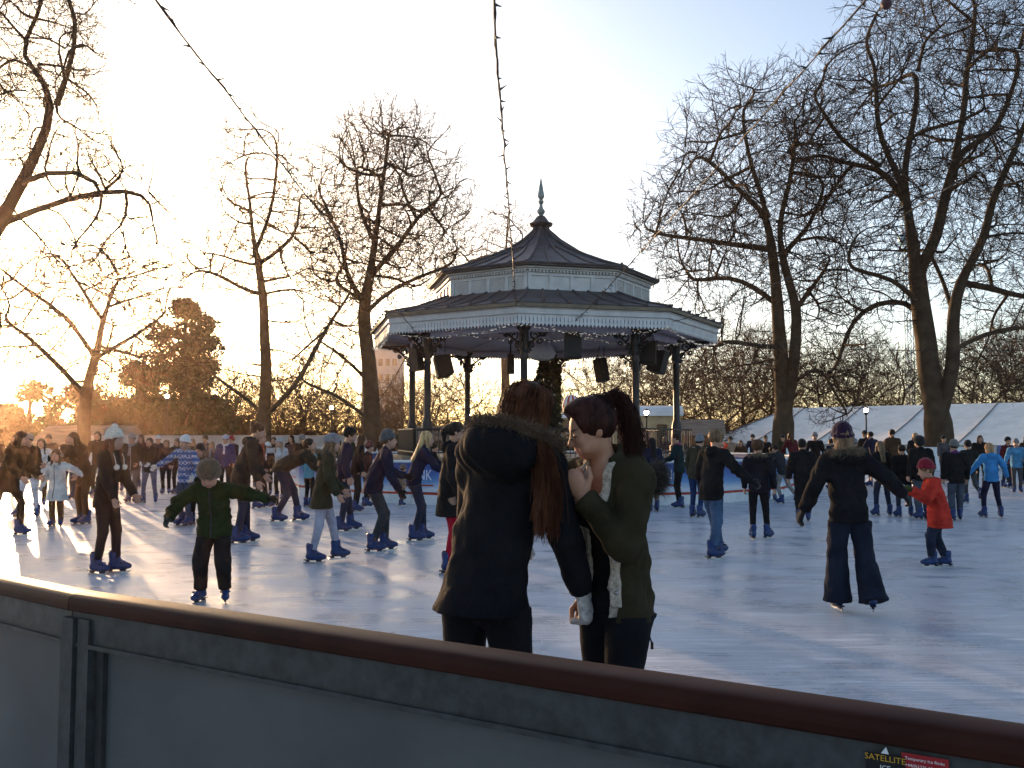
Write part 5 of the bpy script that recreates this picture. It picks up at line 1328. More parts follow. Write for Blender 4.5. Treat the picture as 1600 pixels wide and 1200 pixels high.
    if p.get('glasses'):
        R = J['Rh']; mb = MB(); T = lambda *a: (J['head']+R@(V3(*a)*k))*H
        for sx in (-1, 1):
            mb.tube([T(sx*.0185+.014*math.cos(w), .056, .003+.011*math.sin(w)) for w in np.linspace(0, 2*PI, 13)], .0022, 4); mb.tube([T(sx*.032, .056, .006), T(sx*.049, -.005, .006)], .002, 4)
        mb.build("glasses", M_wire, root)
    if p.get('extra'): p['extra'](root, J, H, vox)
    if p.get('zip'):
        R2 = J['R2']; pts = []; zs = np.linspace(J['neck'][2]-.02, max(p.get('hem', .49)+.01, .40), 26)
        for z in zs:
            t = np.clip((z-J['hip'][2])/(J['chest'][2]-J['hip'][2]), 0, 1.3); c0 = J['hip']*(1-t)+J['chest']*t; c0 = V3(c0[0], c0[1], z); ys = np.linspace(0, .2, 60); f = R2@V3(0, 1, 0); f[2] = 0; d_ = tsd(c0+ys[:, None]*f); k_ = int(np.argmax(d_ > 0)); pts.append((c0+ys[k_]*f)*H)
        mb = MB(); mb.tube(pts, .006, 4); mb.build("zip", p['zip'] if not isinstance(p['zip'], bool) else M_steel, root)
    if not nos:
        for n in 'LR': add_skate(root, J['an'+n]*H, J['Rf'+n], H/1.68*p.get('skk', 1.0))
    tag(root, label, "person", group)
    return root, J, H
# ------------------------------------------------------------------ the people on the ice
BLK, NVY, OLV, BRN, GRY = (.010, .010, .011), (.012, .015, .032), (.026, .029, .018), (.032, .019, .011), (.05, .05, .055)
JEAN, DJEAN, LEGG = denim((.035, .05, .085)), denim((.018, .024, .042)), cloth((.010, .010, .012))
STAND = dict(footL=(.055, .0, 0, 14, 0), footR=(.055, .03, 0, 12, 0))
def nordic():
    m = mat("nordic_knit", (.05, .10, .26), .95, .15, bump=.8, bscale=120); N = m.node_tree.nodes; L = m.node_tree.links; b = N["Principled BSDF"]
    tc = N.new("ShaderNodeTexCoord"); sp = N.new("ShaderNodeSeparateXYZ"); L.new(tc.outputs["Object"], sp.inputs[0])
    ck = N.new("ShaderNodeTexChecker"); ck.inputs["Scale"].default_value = 26; L.new(tc.outputs["Object"], ck.inputs[0]); ck.inputs[1].default_value = (.42, .45, .52, 1); ck.inputs[2].default_value = (.06, .11, .26, 1)
    wv = N.new("ShaderNodeTexWave"); wv.bands_direction = 'Z'; wv.inputs["Scale"].default_value = 3.0; wv.inputs["Distortion"].default_value = 1.5; wv.inputs["Detail Scale"].default_value = 8; L.new(tc.outputs["Object"], wv.inputs[0])
    r = N.new("ShaderNodeMapRange"); r.inputs[1].default_value = .35; r.inputs[2].default_value = .5; L.new(wv.outputs[1], r.inputs[0])
    mx = N.new("ShaderNodeMix"); mx.data_type = 'RGBA'; L.new(r.outputs[0], mx.inputs[0]); mx.inputs[6].default_value = (.05, .10, .25, 1); L.new(ck.outputs[0], mx.inputs[7])
    L.new(mx.outputs[2], b.inputs["Base Color"]); return m
# --- left group
person(10, 838, 672, -95, "skater in long dark brown coat and white socks cut off by the left edge", BRN, BRN, hem=.42, flare=.03, bulk=1.25, lean=16, hair='long', hairc=(.05, .025, .012), footL=(.05, .10, 0, 10, 0), footR=(.05, -.30, .11, 5, -35), armR=(.2, .5, -.8), armL=(.2, .4, -.8), hz=.545)
person(44, 808, 678, 175, "skater in white trousers half hidden behind the long brown coat", BRN, (.5, .48, .5), lod=2, hat=('cap', (.3, .25, .2)), footL=(.12, 0, 0, 20, 0), footR=(.07, .1, 0, 15, 0))
person(62, 792, 684, 200, "girl with long dark hair in a short white jacket behind the white coated child", (.50, .48, .46), BRN, lod=2, hair='long', armL=(.7, .2, -.5), hem=.52)
person(88, 823, 700, 178, "small child in knee length white coat and earmuffs facing the camera", (.52, .50, .47), (.05, .028, .015), hem=.36, flare=.035, bulk=1.3, zip=M_holder, headk=1.25, earmuffs=(.25, .2, .16), hair='long', hairc=(.1, .05, .025), armL=(.85, .2, -.35), armR=(.3, .1, -.9), legw=1.2, footL=(.06, 0, 0, 25, 0), footR=(.06, 0, 0, 5, 0), gloves=(.5, .5, .5))
person(130, 820, 674, 150, "woman with long dark hair in shaggy brown coat stooping to the child in white", (.035, .02, .012), LEGG and BRN, lean=14, side=8, hem=.43, bulk=1.2, hair='long', hairc=(.03, .014, .008), topmat=cloth((.03, .018, .011), .9, .9, 40), armR=(.6, .5, -.5), armL=(.2, .3, -.9), wr=.009)
person(163, 897, 660, -98, "woman in white bobble hat with ear flaps and black coat standing in profile", BLK, BLK, legmat=LEGG, hem=.485, flare=.015, hat=('bobble', (.62, .54, .45)), flaps=True, hair='long', hairc=(.12, .04, .018), armR=(.02, .30, -.95), armL=(.05, .4, -.9), footL=(.055, .055, 0, 12, 0), footR=(.05, -.03, 0, 10, 0), collar='hood', lean=4, curl=.6)
person(206, 785, 676, 178, "man in grey beanie and open dark jacket with grey jeans in the left group", (.018, .016, .015), (.08, .08, .09), lod=2, fem=False, hat=('beanie', (.22, .2, .18)), scarf=(.16, .18, .2), zip=True, armL=(.1, .45, -.8), armR=(.15, .3, -.9))
person(233, 786, 683, 182, "woman in black coat with white gloves and blue jeans beside the grey beanie man", BLK, (.05, .06, .1), lod=2, legmat=denim((.06, .07, .12)), hair='bob', armL=(-.1, .6, -.7), armR=(-.1, .65, -.65), gloves=(.5, .5, .5), footL=(.10, 0, 0, 20, 0), footR=(.10, 0, 0, 20, 0))
person(259, 772, 686, 190, "woman in dark purple coat with fair fringe, third from the left in the facing row", (.03, .018, .022), BLK, lod=2, hair='bob', hairc=(.12, .07, .04))
person(277, 772, 684, 170, "girl with long black hair and dark scarf, fourth from the left in the facing row", (.02, .014, .012), BLK, lod=2, hair='long', scarf=(.02, .02, .02), footL=(.1, 0, 0, 25, 0))
person(289, 822, 679, 158, "skater in blue and white patterned jumper with white hat reaching out one arm", (.05, .1, .25), GRY, legmat=JEAN, topmat=nordic(), topname='jumper', hem=.50, hat=('beanie', (.55, .55, .56)), armR=(.85, .12, -.50), armL=(.3, .3, -.8), gloves=(.5, .48, .45), lean=8, side=-6, hair='short', hairc=(.1, .06, .03), fem=False, bulk=1.1)
person(313, 820, 692, 165, "child in black hat and dark green coat just behind the boy in the furry hat", (.016, .022, .014), DJEAN and BLK, hat=('beanie', BLK), hair='short', hem=.44, bulk=1.2, headk=1.1, armL=(.4, .2, -.8), footR=(.10, .05, 0, 20, 0))
person(333, 941, 718, 183, "boy in brown furry hat and green jacket looking down with arms held out", (.016, .026, .010), (.011, .012, .013), fem=False, child=True, hem=.47, bulk=1.38, headk=1.28, hat=('fur', (.10, .068, .042)), hair='none', lean=8, hunch=14, hpitch=38, armR=(.50, .40, -.62, .8, -.8, .1), armL=(1.0, .12, -.22), gloves=(.010, .014, .009), legw=1.55, cuff=.10, zip=M_holder, footL=(.085, 0, 0, 16, 0), footR=(.085, .02, 0, 14, 0), collar='hood', hz=.55, wr=.007)
person(331, 768, 689, 175, "fair haired woman in grey scarf behind the child in the black hat", (.05, .05, .055), BLK, lod=3, hair='long', hairc=(.2, .12, .06), scarf=(.2, .22, .26))
person(351, 772, 680, 195, "skater in navy jacket with white patches and pale blue cap", (.02, .03, .10), BLK, lod=2, hat=('cap', (.4, .42, .5)), fem=False, scarf=(.5, .5, .5))
person(374, 850, 659, -72, "tall man with tied back hair and grey brown hooded jacket leaning to the right", (.030, .024, .019), BLK, fem=False, legmat=DJEAN, lean=14, hunch=8, collar='hood', hair='bun', hairc=(.06, .03, .016), hem=.47, armR=(.12, .15, -.97), armL=(.2, .35, -.85), footL=(.06, .06, 0, 8, 0), footR=(.05, -.02, 0, 8, 0), hpitch=12)
person(402, 795, 676, -95, "skater in black jacket with red scarf behind the tall leaning man", (.016, .011, .011), BLK, lod=2, fem=False, scarf=(.25, .03, .02), footL=(.05, .12, 0, 8, 0))
person(418, 774, 690, 180, "child in white hat and white scarf with black coat, far left of centre", BLK, BLK, lod=2, hat=('beanie', (.5, .5, .5)), scarf=(.5, .5, .5), headk=1.15)
person(437, 782, 683, 170, "fair girl in pale grey hoodie raising her arm near the bending man", (.36, .36, .38), BLK, lod=2, hair='long', hairc=(.25, .15, .08), armR=(.9, .3, .0), scarf=(.4, .4, .4), hat=('beanie', (.35, .33, .32)))
person(446, 816, 684, -82, "man in dark jacket bent far forward over his skates", (.018, .020, .015), BLK, fem=False, legmat=DJEAN, lean=52, hunch=12, hpitch=-30, hy=-.05, hz=.53, armR=(.05, .75, -.6), armL=(.1, .8, -.5), hair='short', hem=.50, footL=(.055, .12, 0, 8, 0), footR=(.05, -.08, 0, 8, 0), bulk=1.2)
person(482, 792, 699, -25, "skater in turquoise jacket seen behind the bending man", (.03, .20, .27), BLK, lod=2, hair='short', armR=(.5, .3, -.7), lean=10, tall=1.35)
person(502, 879, 678, -78, "woman in grey beret, olive fur hooded parka and pale grey leggings gliding right", OLV, (.27, .27, .33), hem=.44, flare=.03, bulk=1.12, hat=('beret', (.19, .18, .19)), hair='long', hairc=(.12, .075, .045), collar='hood', furhood=(.15, .11, .07), footL=(.06, .13, 0, 12, 0), footR=(.05, -.07, 0, 8, 0), armR=(.05, .25, -.93), armL=(.1, .4, -.85), lean=8, scarf=(.08, .075, .07))
person(533, 831, 667, -80, "dark haired man in navy coat hidden behind the woman in the beret", NVY, BLK, fem=False, legmat=DJEAN, hair='curly', lean=8, footL=(.05, .10, 0, 8, 0))
person(555, 800, 678, -70, "woman in black jacket with brown hair between the navy coat and the striped beanie", BLK, BLK, lod=2, hair='bob', hairc=(.06, .03, .015), lean=10)
person(572, 792, 688, -60, "short child with round dark hood behind the striped beanie man", (.03, .012, .015), BLK, lod=2, hat=('beanie', (.1, .03, .03)), headk=1.15)
person(582, 863, 670, -76, "man in striped beanie, navy jacket and jeans crouching slightly to the right", NVY, BLK, fem=False, legmat=denim((.03, .034, .04)), lean=16, hunch=8, hat=('beanie', (.07, .075, .08)), hair='short', hairc=(.05, .03, .018), armR=(.15, .32, -.92), armL=(.2, .6, -.6), gloves=BLK, footL=(.06, .11, 0, 10, 0), footR=(.05, .0, 0, 8, 0), hem=.485, hz=.54, hpitch=-6)
person(646, 846, 672, -76, "blonde woman in navy fleece leaning right with one arm stretched ahead", (.013, .015, .034), BLK, legmat=DJEAN, lean=15, hair='longback', hairc=(.36, .24, .12), armR=(.05, .70, -.68), armL=(.1, .85, -.45), footL=(.06, .10, 0, 10, 0), footR=(.05, .0, 0, 8, 0), hem=.505, hz=.55, collar='collar', bulk=1.0)
person(627, 790, 725, -60, "toddler in tan coat on the ice behind the blonde woman", (.17, .12, .08), (.06, .06, .05), lod=2, headk=1.4, hem=.40, bulk=1.3, hat=('beanie', (.12, .09, .07)))
person(672, 786, 692, -70, "slim person in black seen between the blonde woman and the red trousers", BLK, BLK, lod=2, lean=8, footL=(.06, .14, 0, 8, 0), armR=(.1, .6, -.7))
person(702, 897, 657, -86, "woman in glasses, long black coat and bright red trousers", BLK, (.26, .008, .022), hem=.395, flare=.022, bulk=1.14, hair='pony', hairc=(.012, .009, .008), glasses=True, collar='hood', armR=(.06, .12, -.98), armL=(.1, .3, -.9), legw=1.15, cuff=.05, footL=(.05, .05, 0, 8, 0), footR=(.05, .0, 0, 8, 0), gloves=BLK)
# --- right of the two women in front
person(990, 797, 686, 20, "woman in purple beanie and dark coat by the printed wall", (.016, .012, .016), BLK, lod=2, hat=('beanie', (.05, .02, .14)), hair='long')
person(1021, 799, 683, 12, "woman with long black hair and navy coat standing at the printed wall", (.014, .016, .034), (.12, .08, .06), lod=2, hair='longback', hairc=(.010, .008, .008), hem=.42, flare=.02)
person(1062, 794, 676, 70, "dark haired man in teal black jacket facing left by the printed wall", (.010, .022, .026), BLK, lod=2, fem=False, hair='short', armL=(.1, .6, -.6), scarf=(.25, .04, .09))
person(1088, 809, 678, -40, "stooping skater in grey beanie and olive jacket behind the man in blue jeans", (.028, .028, .02), (.02, .03, .08), lod=2, fem=False, lean=14, hat=('beanie', (.15, .16, .18)), legmat=denim((.015, .03, .09)), armR=(.2, .6, -.6))
person(1113, 873, 671, -58, "fair haired man in black jacket and blue jeans swinging a black gloved hand", (.011, .011, .012), BLK, fem=False, legmat=denim((.05, .085, .15)), hem=.475, armR=(.62, .32, -.66), armL=(.15, .1, -.95), gloves=BLK, hair='curly', hairc=(.13, .08, .045), footL=(.06, .14, 0, 8, 0), footR=(.05, -.04, 0, 10, 0), lean=6, bulk=1.22, collar='hood', legw=1.25)
person(1186, 843, 687, -18, "slim boy with curly brown hair and fur collared black jacket standing alone", (.010, .010, .014), BLK, legmat=LEGG, fem=False, hair='curly', hairc=(.06, .03, .017), collar='hood', furhood=(.17, .13, .085), hem=.50, armL=(.1, .05, -.97), armR=(.16, .05, -.97), footL=(.06, .0, 0, 16, 0), footR=(.085, .08, 0, 30, 0), bulk=1.12, headk=1.08)
person(1206, 782, 697, -25, "skater in black fur collared coat left of the man in grey trousers", BLK, BLK, lod=2, furhood=(.1, .08, .06), collar='hood', hair='short', lean=10, legmat=DJEAN)
person(1224, 787, 694, 35, "bent skater in dark grey jacket and pale grey trousers pushing off", (.020, .022, .026), (.20, .18, .17), lod=2, fem=False, lean=20, hair='short', armL=(.7, .2, -.5), footR=(.09, -.2, .06, 30, -25), hz=.55)
person(1256, 815, 687, -12, "broad man in black with flat dark cap left of the woman in the purple hat", BLK, (.012, .012, .013), lod=1, fem=False, bulk=1.27, quilt=.006, hat=('cap', BLK), hair='short', armL=(.2, .1, -.95), legw=1.35)
FURH = (.16, .115, .075)
person(1330, 958, 658, -6, "woman in purple hat, fur hooded black jacket and wide navy trousers, skating away", (.009, .009, .011), (.012, .015, .026), lod=0, hem=.505, flare=.012, bulk=1.16, sleeve=1.08, hat=('beanie', (.022, .008, .026)), hair='bob', hairc=(.14, .085, .05), collar='hood', furhood=FURH, armL=(.42, .06, -.90), armR=(.72, .12, -.62), gloves=BLK, skk=.86, legw=1.42, legflare=.034, cuff=-.10, footL=(.062, .04, 0, 10, 0), footR=(.10, -.06, .02, 14, 0), side=-2, wr=.006)
person(1380, 806, 688, 5, "woman with long fair hair over a black coat skating away with a wide stance", BLK, BLK, lod=2, legmat=DJEAN, hair='longback', hairc=(.13, .085, .05), footL=(.10, 0, 0, 16, 0), footR=(.10, 0, 0, 16, 0), hem=.46)
person(1414, 808, 694, 0, "dark haired person in black jacket right of the long fair hair", BLK, BLK, lod=2, fem=False, hair='short', legmat=DJEAN, footL=(.09, 0, 0, 16, 0), footR=(.09, 0, 0, 16, 0))
person(1443, 812, 679, 8, "tall man in trapper hat, black jacket and grey jeans behind the child in red", BLK, BLK, lod=1, fem=False, bulk=1.24, hat=('fur', (.018, .017, .018)), hair='short', legmat=denim((.045, .055, .07)), legw=1.3, armL=(.12, .1, -.97))
person(1469, 886, 716, 72, "child in red padded coat and dark red hat holding both gloves up", (.36, .03, .02), BLK, child=True, fem=False, hem=.395, flare=.012, quilt=.008, bulk=1.46, headk=1.28, collar='hood', hat=('beanie', (.17, .012, .025)), hair='short', hairc=(.1, .06, .03), armL=(.10, .62, -.20, .3, -1, -.9), armR=(.1, .6, -.25, .3, -1, -.9), gloves=(.035, .05, .015), hpitch=14, lean=10, hz=.55, legmat=DJEAN, legw=1.3, footL=(.05, .08, 0, 8, 0), footR=(.05, -.06, 0, 8, 0), wr=.008)
person(1496, 814, 686, -8, "person in grey beanie and black jacket with purple collar right of the red child", BLK, BLK, lod=1, fem=False, bulk=1.22, hat=('beanie', (.12, .12, .115)), legmat=denim((.045, .055, .075)), scarf=(.09, .02, .12), legw=1.25, footR=(.06, .08, 0, 12, 0))
person(1517, 786, 687, 0, "man in black beanie and dark jacket kicking one skate back", (.014, .015, .015), (.04, .045, .05), lod=2, fem=False, hat=('beanie', BLK), footR=(.07, -.2, .1, 10, -40), footL=(.05, .05, 0, 8, 0))
person(1551, 809, 691, -4, "girl in bright blue hoodie and navy leggings standing with feet apart", (.035, .16, .36), (.012, .013, .03), lod=1, hair='bob', hairc=(.26, .15, .08), collar='hood', hem=.50, armL=(.62, .05, -.76), armR=(.42, .05, -.88), gloves=BLK, footL=(.115, 0, 0, 14, 0), footR=(.115, 0, 0, 14, 0), bulk=1.1, hz=.555)
# --- the distant crowd: skaters and lookers-on across the far ice
COATS = {"black": BLK, "navy": NVY, "green": (.014, .026, .016), "brown": (.05, .028, .016), "grey": (.06, .06, .065), "maroon": (.07, .012, .018), "olive": OLV, "tan": (.22, .16, .11), "orange": (.50, .06, .025), "light blue": (.06, .19, .33), "white": (.42, .42, .42), "red": (.28, .02, .02)}
HATS = {"a bare dark head": None, "a black beanie": ('beanie', BLK), "a grey beanie": ('beanie', (.16, .16, .17)), "a white hat": ('beanie', (.5, .5, .5)), "a dark cap": ('cap', BLK), "a red hat": ('beanie', (.22, .02, .03))}
HAIRC = [(.015, .010, .008), (.06, .03, .016), (.22, .14, .07)]
FAR = [  # u, v of the feet, height, yaw, coat, hat, hair, where
 (1126, 746, 1.35, 10, "orange", "a bare dark head", 'short', "arms raised above the printed wall"), (1143, 744, 1.55, 5, "tan", "a dark cap", 'short', "just right of the orange jacket"), (1158, 747, 1.42, 170, "brown", "a bare dark head", 'long', "left of the boy with the fur collar"),
 (1196, 750, 1.6, 190, "black", "a bare dark head", 'short', "right of the boy with the fur collar"), (1178, 742, 1.65, 150, "navy", "a black beanie", 'short', "directly behind the boy with the fur collar"), (1240, 752, 1.7, 20, "maroon", "a bare dark head", 'long', "left of the broad man in the cap"), (1275, 756, 1.7, 160, "black", "a grey beanie", 'short', "right of the broad man in the cap"),
 (1355, 752, 1.75, 0, "black", "a dark cap", 'short', "below the lamp post"), (1368, 760, 1.72, 30, "navy", "a bare dark head", 'short', "below the old lantern"), (1398, 764, 1.78, 0, "brown", "a bare dark head", 'short', "between the fair hair and the dark jacket"), (1428, 758, 1.68, 200, "black", "a bare dark head", 'long', "left of the trapper hat man"),
 (1475, 752, 1.6, 180, "grey", "a black beanie", 'short', "behind the child in red"), (1532, 760, 1.6, 170, "black", "a bare dark head", 'long', "left of the blue hoodie"), (1572, 762, 1.55, 200, "maroon", "a black beanie", 'short', "just right of the blue hoodie"), (1590, 770, 1.5, 150, "light blue", "a grey beanie", 'short', "at the right edge"), (1604, 758, 1.6, 180, "brown", "a bare dark head", 'long', "cut by the right edge"),
 (1305, 764, 1.5, 30, "navy", "a bare dark head", 'short', "hidden behind the purple hat woman"), (1336, 770, 1.5, -40, "black", "a grey beanie", 'short', "right of the purple hat"), (1223, 742, 1.6, 180, "olive", "a dark cap", 'short', "at the foot of the twin stemmed tree"),
 (108, 775, 1.6, 180, "brown", "a bare dark head", 'short', "behind the stooping woman"), (117, 780, 1.5, 175, "black", "a white hat", 'short', "between the white coated child and the stooping woman"), (152, 775, 1.7, 190, "brown", "a bare dark head", 'bob', "left of the bobble hat"), (186, 768, 1.6, 180, "black", "a bare dark head", 'long', "just right of the bobble hat"),
 (221, 762, 1.62, 175, "maroon", "a bare dark head", 'long', "behind the grey beanie man"), (247, 760, 1.6, 190, "navy", "a white hat", 'short', "behind the facing row"), (301, 762, 1.5, 180, "black", "a bare dark head", 'long', "behind the patterned jumper"), (322, 757, 1.6, 170, "grey", "a black beanie", 'short', "behind the black hatted child"), (365, 764, 1.58, 160, "black", "a red hat", 'short', "left of the tall leaning man"),
 (393, 762, 1.55, 200, "black", "a grey beanie", 'short', "behind the tall leaning man"), (428, 757, 1.55, 180, "brown", "a bare dark head", 'short', "behind the pale hoodie"), (458, 762, 1.6, 160, "navy", "a bare dark head", 'long', "above the bending man"), (472, 766, 1.62, 30, "black", "a grey beanie", 'short', "left of the turquoise jacket"), (520, 760, 1.7, 180, "brown", "a bare dark head", 'long', "behind the beret woman"),
 (545, 764, 1.65, 150, "green", "a bare dark head", 'short', "far behind the navy coat"), (596, 748, 1.6, 180, "black", "a bare dark head", 'bob', "left of the printed wall"), (25, 768, 1.6, 180, "brown", "a bare dark head", 'long', "behind the long brown coat"), (75, 766, 1.6, 190, "black", "a dark cap", 'short', "behind the girl in the white jacket"), (-4, 775, 1.6, 170, "brown", "a bare dark head", 'short', "cut by the left edge"),
 (612, 745, 1.62, 170, "brown", "a bare dark head", 'long', "above the left end of the printed wall"), (632, 744, 1.5, 190, "maroon", "a bare dark head", 'short', "above the printed wall left of the blonde woman"), (662, 743, 1.6, 180, "black", "a grey beanie", 'short', "above the printed wall right of the blonde woman"), (682, 744, 1.66, 180, "green", "a bare dark head", 'short', "above the printed wall left of the black coat"), (728, 744, 1.55, 170, "black", "a white hat", 'short', "above the printed wall right of the red trousers"),
 (888, 743, 1.55, 180, "black", "a bare dark head", 'short', "above the printed wall between the two women"), (976, 743, 1.6, 180, "grey", "a bare dark head", 'bob', "above the wall by the ponytail"), (1003, 743, 1.62, 190, "black", "a bare dark head", 'short', "above the wall right of the purple beanie"), (1040, 743, 1.6, 170, "maroon", "a bare dark head", 'long', "above the wall left of the teal jacket"), (1073, 742, 1.5, 180, "navy", "a red hat", 'short', "above the wall behind the teal jacket")]
for k, (u, v, tl, yw, ct, ht, hr, wh) in enumerate(FAR):
    kw = {} if HATS[ht] is None else dict(hat=HATS[ht]); a = (k*37 % 11)/11
    if ct == "orange": kw.update(armL=(.35, .4, .55), armR=(.3, .45, .6))
    else: kw.update(armL=(.1+.2*a, .1+.4*a, -.9), armR=(.3-.2*a, .5-.4*a, -.9))
    person(u, v, 0, yw, "distant %s coat, %s, %s" % (ct, ht, wh), COATS[ct], (BLK, (.02, .026, .045), (.05, .05, .055))[k % 3], lod=3, group="distant crowd at the far side of the ice", tall=tl, hair=hr, hairc=HAIRC[(k*5) % 3 if k % 4 else 0], fem=bool(k % 2), footL=(.05+.05*a, .05*a, 0, 14, 0), footR=(.05+.03*a, 0, 0, 12, 0), lean=3+8*a, headk=1.0 if tl > 1.45 else 1.12, **kw)
# ------------------------------------------------------------------ the two women by the barrier
def strands(name, paths, r, m, parent):
    """paths: list of (n,3) arrays -> thin three sided hairs"""
    V, F, c = [], [], 0
    for P in paths:
        P = np.asarray(P); n = len(P); T = np.gradient(P, axis=0); T /= np.linalg.norm(T, axis=1, keepdims=True)+1e-9
        a = np.cross(T, V3(.3, .5, .8)); a /= np.linalg.norm(a, axis=1, keepdims=True)+1e-9; b = np.cross(a, T); rr = r*np.linspace(1, .45, n)[:, None]
        ring = np.stack([P+(a*math.cos(w)+b*math.sin(w))*rr for w in (0, 2.1, 4.2)], 1).reshape(-1, 3); V.append(ring)
        i = np.arange(n-1)[:, None]*3; k = np.arange(3)[None]; k2 = (k+1) % 3; F.append((c+np.stack([i+k, i+k2, i+3+k2, i+3+k], -1)).reshape(-1, 4)); c += 3*n
    return link_mesh(name, np_mesh(name, np.concatenate(V), [np.concatenate(F)]), m, parent)
def bez(pts, n=9):
    pts = np.asarray(pts, float); t = np.linspace(0, 1, n)[:, None]
    while len(pts) > 1 and not isinstance(pts, list): 
        pts = [np.repeat(p[None], n, 0) for p in pts]
    while len(pts) > 1: pts = [a*(1-t)+b*t for a, b in zip(pts[:-1], pts[1:])]
    return pts[0]
rngF = np.random.default_rng(5)
# ---- the taller one, seen from behind
def front_back_extra(root, J, H, vox):
    R2, R = J['R2'], J['Rh']; T = lambda *a: J['head']+R@(V3(*a)*J['hk']); hm = hair_mat((.075, .025, .011))
    paths = []
    for i in range(2300):
        a = rngF.uniform(-2.35, 2.35); t0 = rngF.uniform(0, 1)      # angle round the head measured from the back
        d = V3(math.sin(a), -math.cos(a), 0); part = V3(rngF.normal(.0, .012), rngF.normal(0, .018), .068)
        j = lambda s: rngF.normal(0, s, 3); lay = rngF.uniform(-.004, .006)
        top = T(*(part*(1-.15*t0)+d*.012*t0)); m1 = T(*(d*(.052+lay)+V3(0, -.012, .050))); m2 = T(*(d*(.058+lay)+V3(0, -.016, -.005)))
        m3 = T(*(d*(.052+lay)+V3(.010, -.018, -.058)))
        right = rngF.uniform() < .35 or a > .2
        e3 = None
        if right:
            g = rngF.normal(0, .006, 3); e1 = J['shc']+R2@(V3(.080, -.046, .056)+g); e2 = J['shc']+R2@(V3(.128, -.050, -.028)+g*1.6); e3 = J['shc']+R2@(V3(.142, -.044, -.085-rngF.uniform(0, .06))+g*1.8)
        else: e1 = J['neck']+R2@(V3(.0+d[0]*.04, -.045+rngF.normal(0, .01), .018)); e2 = J['neck']+R2@(V3(d[0]*.05, -.05, -.012))
        P = [top, m1+j(.003), m2+j(.004), m3+j(.005), e1, e2+j(.003)]+([e3+j(.004)] if e3 is not None else []); nP = len(P)
        Q = bez(P, 12); Q = .25*Q+.75*np.stack([np.interp(np.linspace(0, nP-1, 12), range(nP), [p[k] for p in P]) for k in range(3)], 1)
        w = rngF.uniform(0, 6.28); Q = Q+np.outer(np.sin(np.linspace(0, 7, 12)+w), R2@V3(.004, .002, 0))*np.linspace(0, 1, 12)[:, None]
        paths.append(Q*H)
    strands("hair_strands", paths, .0021, hm, root)
    pts, nr = [], []
    for a in np.linspace(-.18*PI, 1.12*PI, 34):
        o_ = V3(.094*math.cos(a), -.088*max(0, math.sin(a))+.012, .022-.012*math.cos(a)**2-(.03 if math.sin(a) < 0 else 0)); pts.append((J['neck']+R2@o_)*H); nr.append(R2@V3(math.cos(a)*.9, -max(0, math.sin(a))*.55, .8))
    fur_mesh("fur_trim", pts, nr, 9500, .060, fur_mat((.11, .062, .034)), root, rngF, .62, .0011, .25)
def sleeve_hem(root, J, H, vox): pass
p1 = dict(fem=True, sw=.094, armlen=.292, hem=.512, flare=.030, bulk=1.08, sleeve=.95, side=9, lean=5, hunch=6, hyaw=-10, hpitch=16, headk=.90, collar='hood', furhood=None, hair='skull', hairc=(.05, .018, .009), armR=(.16, .24, -.93), armL=(.05, .55, -.75), gloves=(.50, .44, .40), hdR=(.05, 0, -.4), curl=.55, footL=(.085, .02, 0, 10, 0), footR=(.075, -.01, 0, 10, 0), legw=1.0, wr=.0035, extra=front_back_extra, htR=(0, 1, 0), hnR=(1, 0, 0))
p1d = dict(p1); p1d.pop('furhood')
def big_hood_top(p, J, _t=top_sdf):
    s = _t(p, J); R2 = J['R2']
    return s
_top_orig = top_sdf
def top_sdf(p, J):
    s = _top_orig(p, J)
    if p.get('bighood'):
        R2 = J['R2']; s.ops.insert(3, ('u', ell(J['neck']+R2@V3(.0, -.058, -.030), (.096, .056, .060), R2@rotx(.30)), .022)); s.ops.insert(4, ('u', ell(J['neck']+R2@V3(.0, -.050, .002), (.092, .050, .022), R2@rotx(.20)), .015))
    return s
p1d['bighood'] = True
F1 = person(772, 0, 0, -28, "long haired woman seen from behind in black coat with fur hood by the barrier", (.0075, .0078, .010), lod=0, legmat=LEGG, loc=(-.105, 3.42, 0), tall=1.775, group="two women standing by the barrier", **p1d)

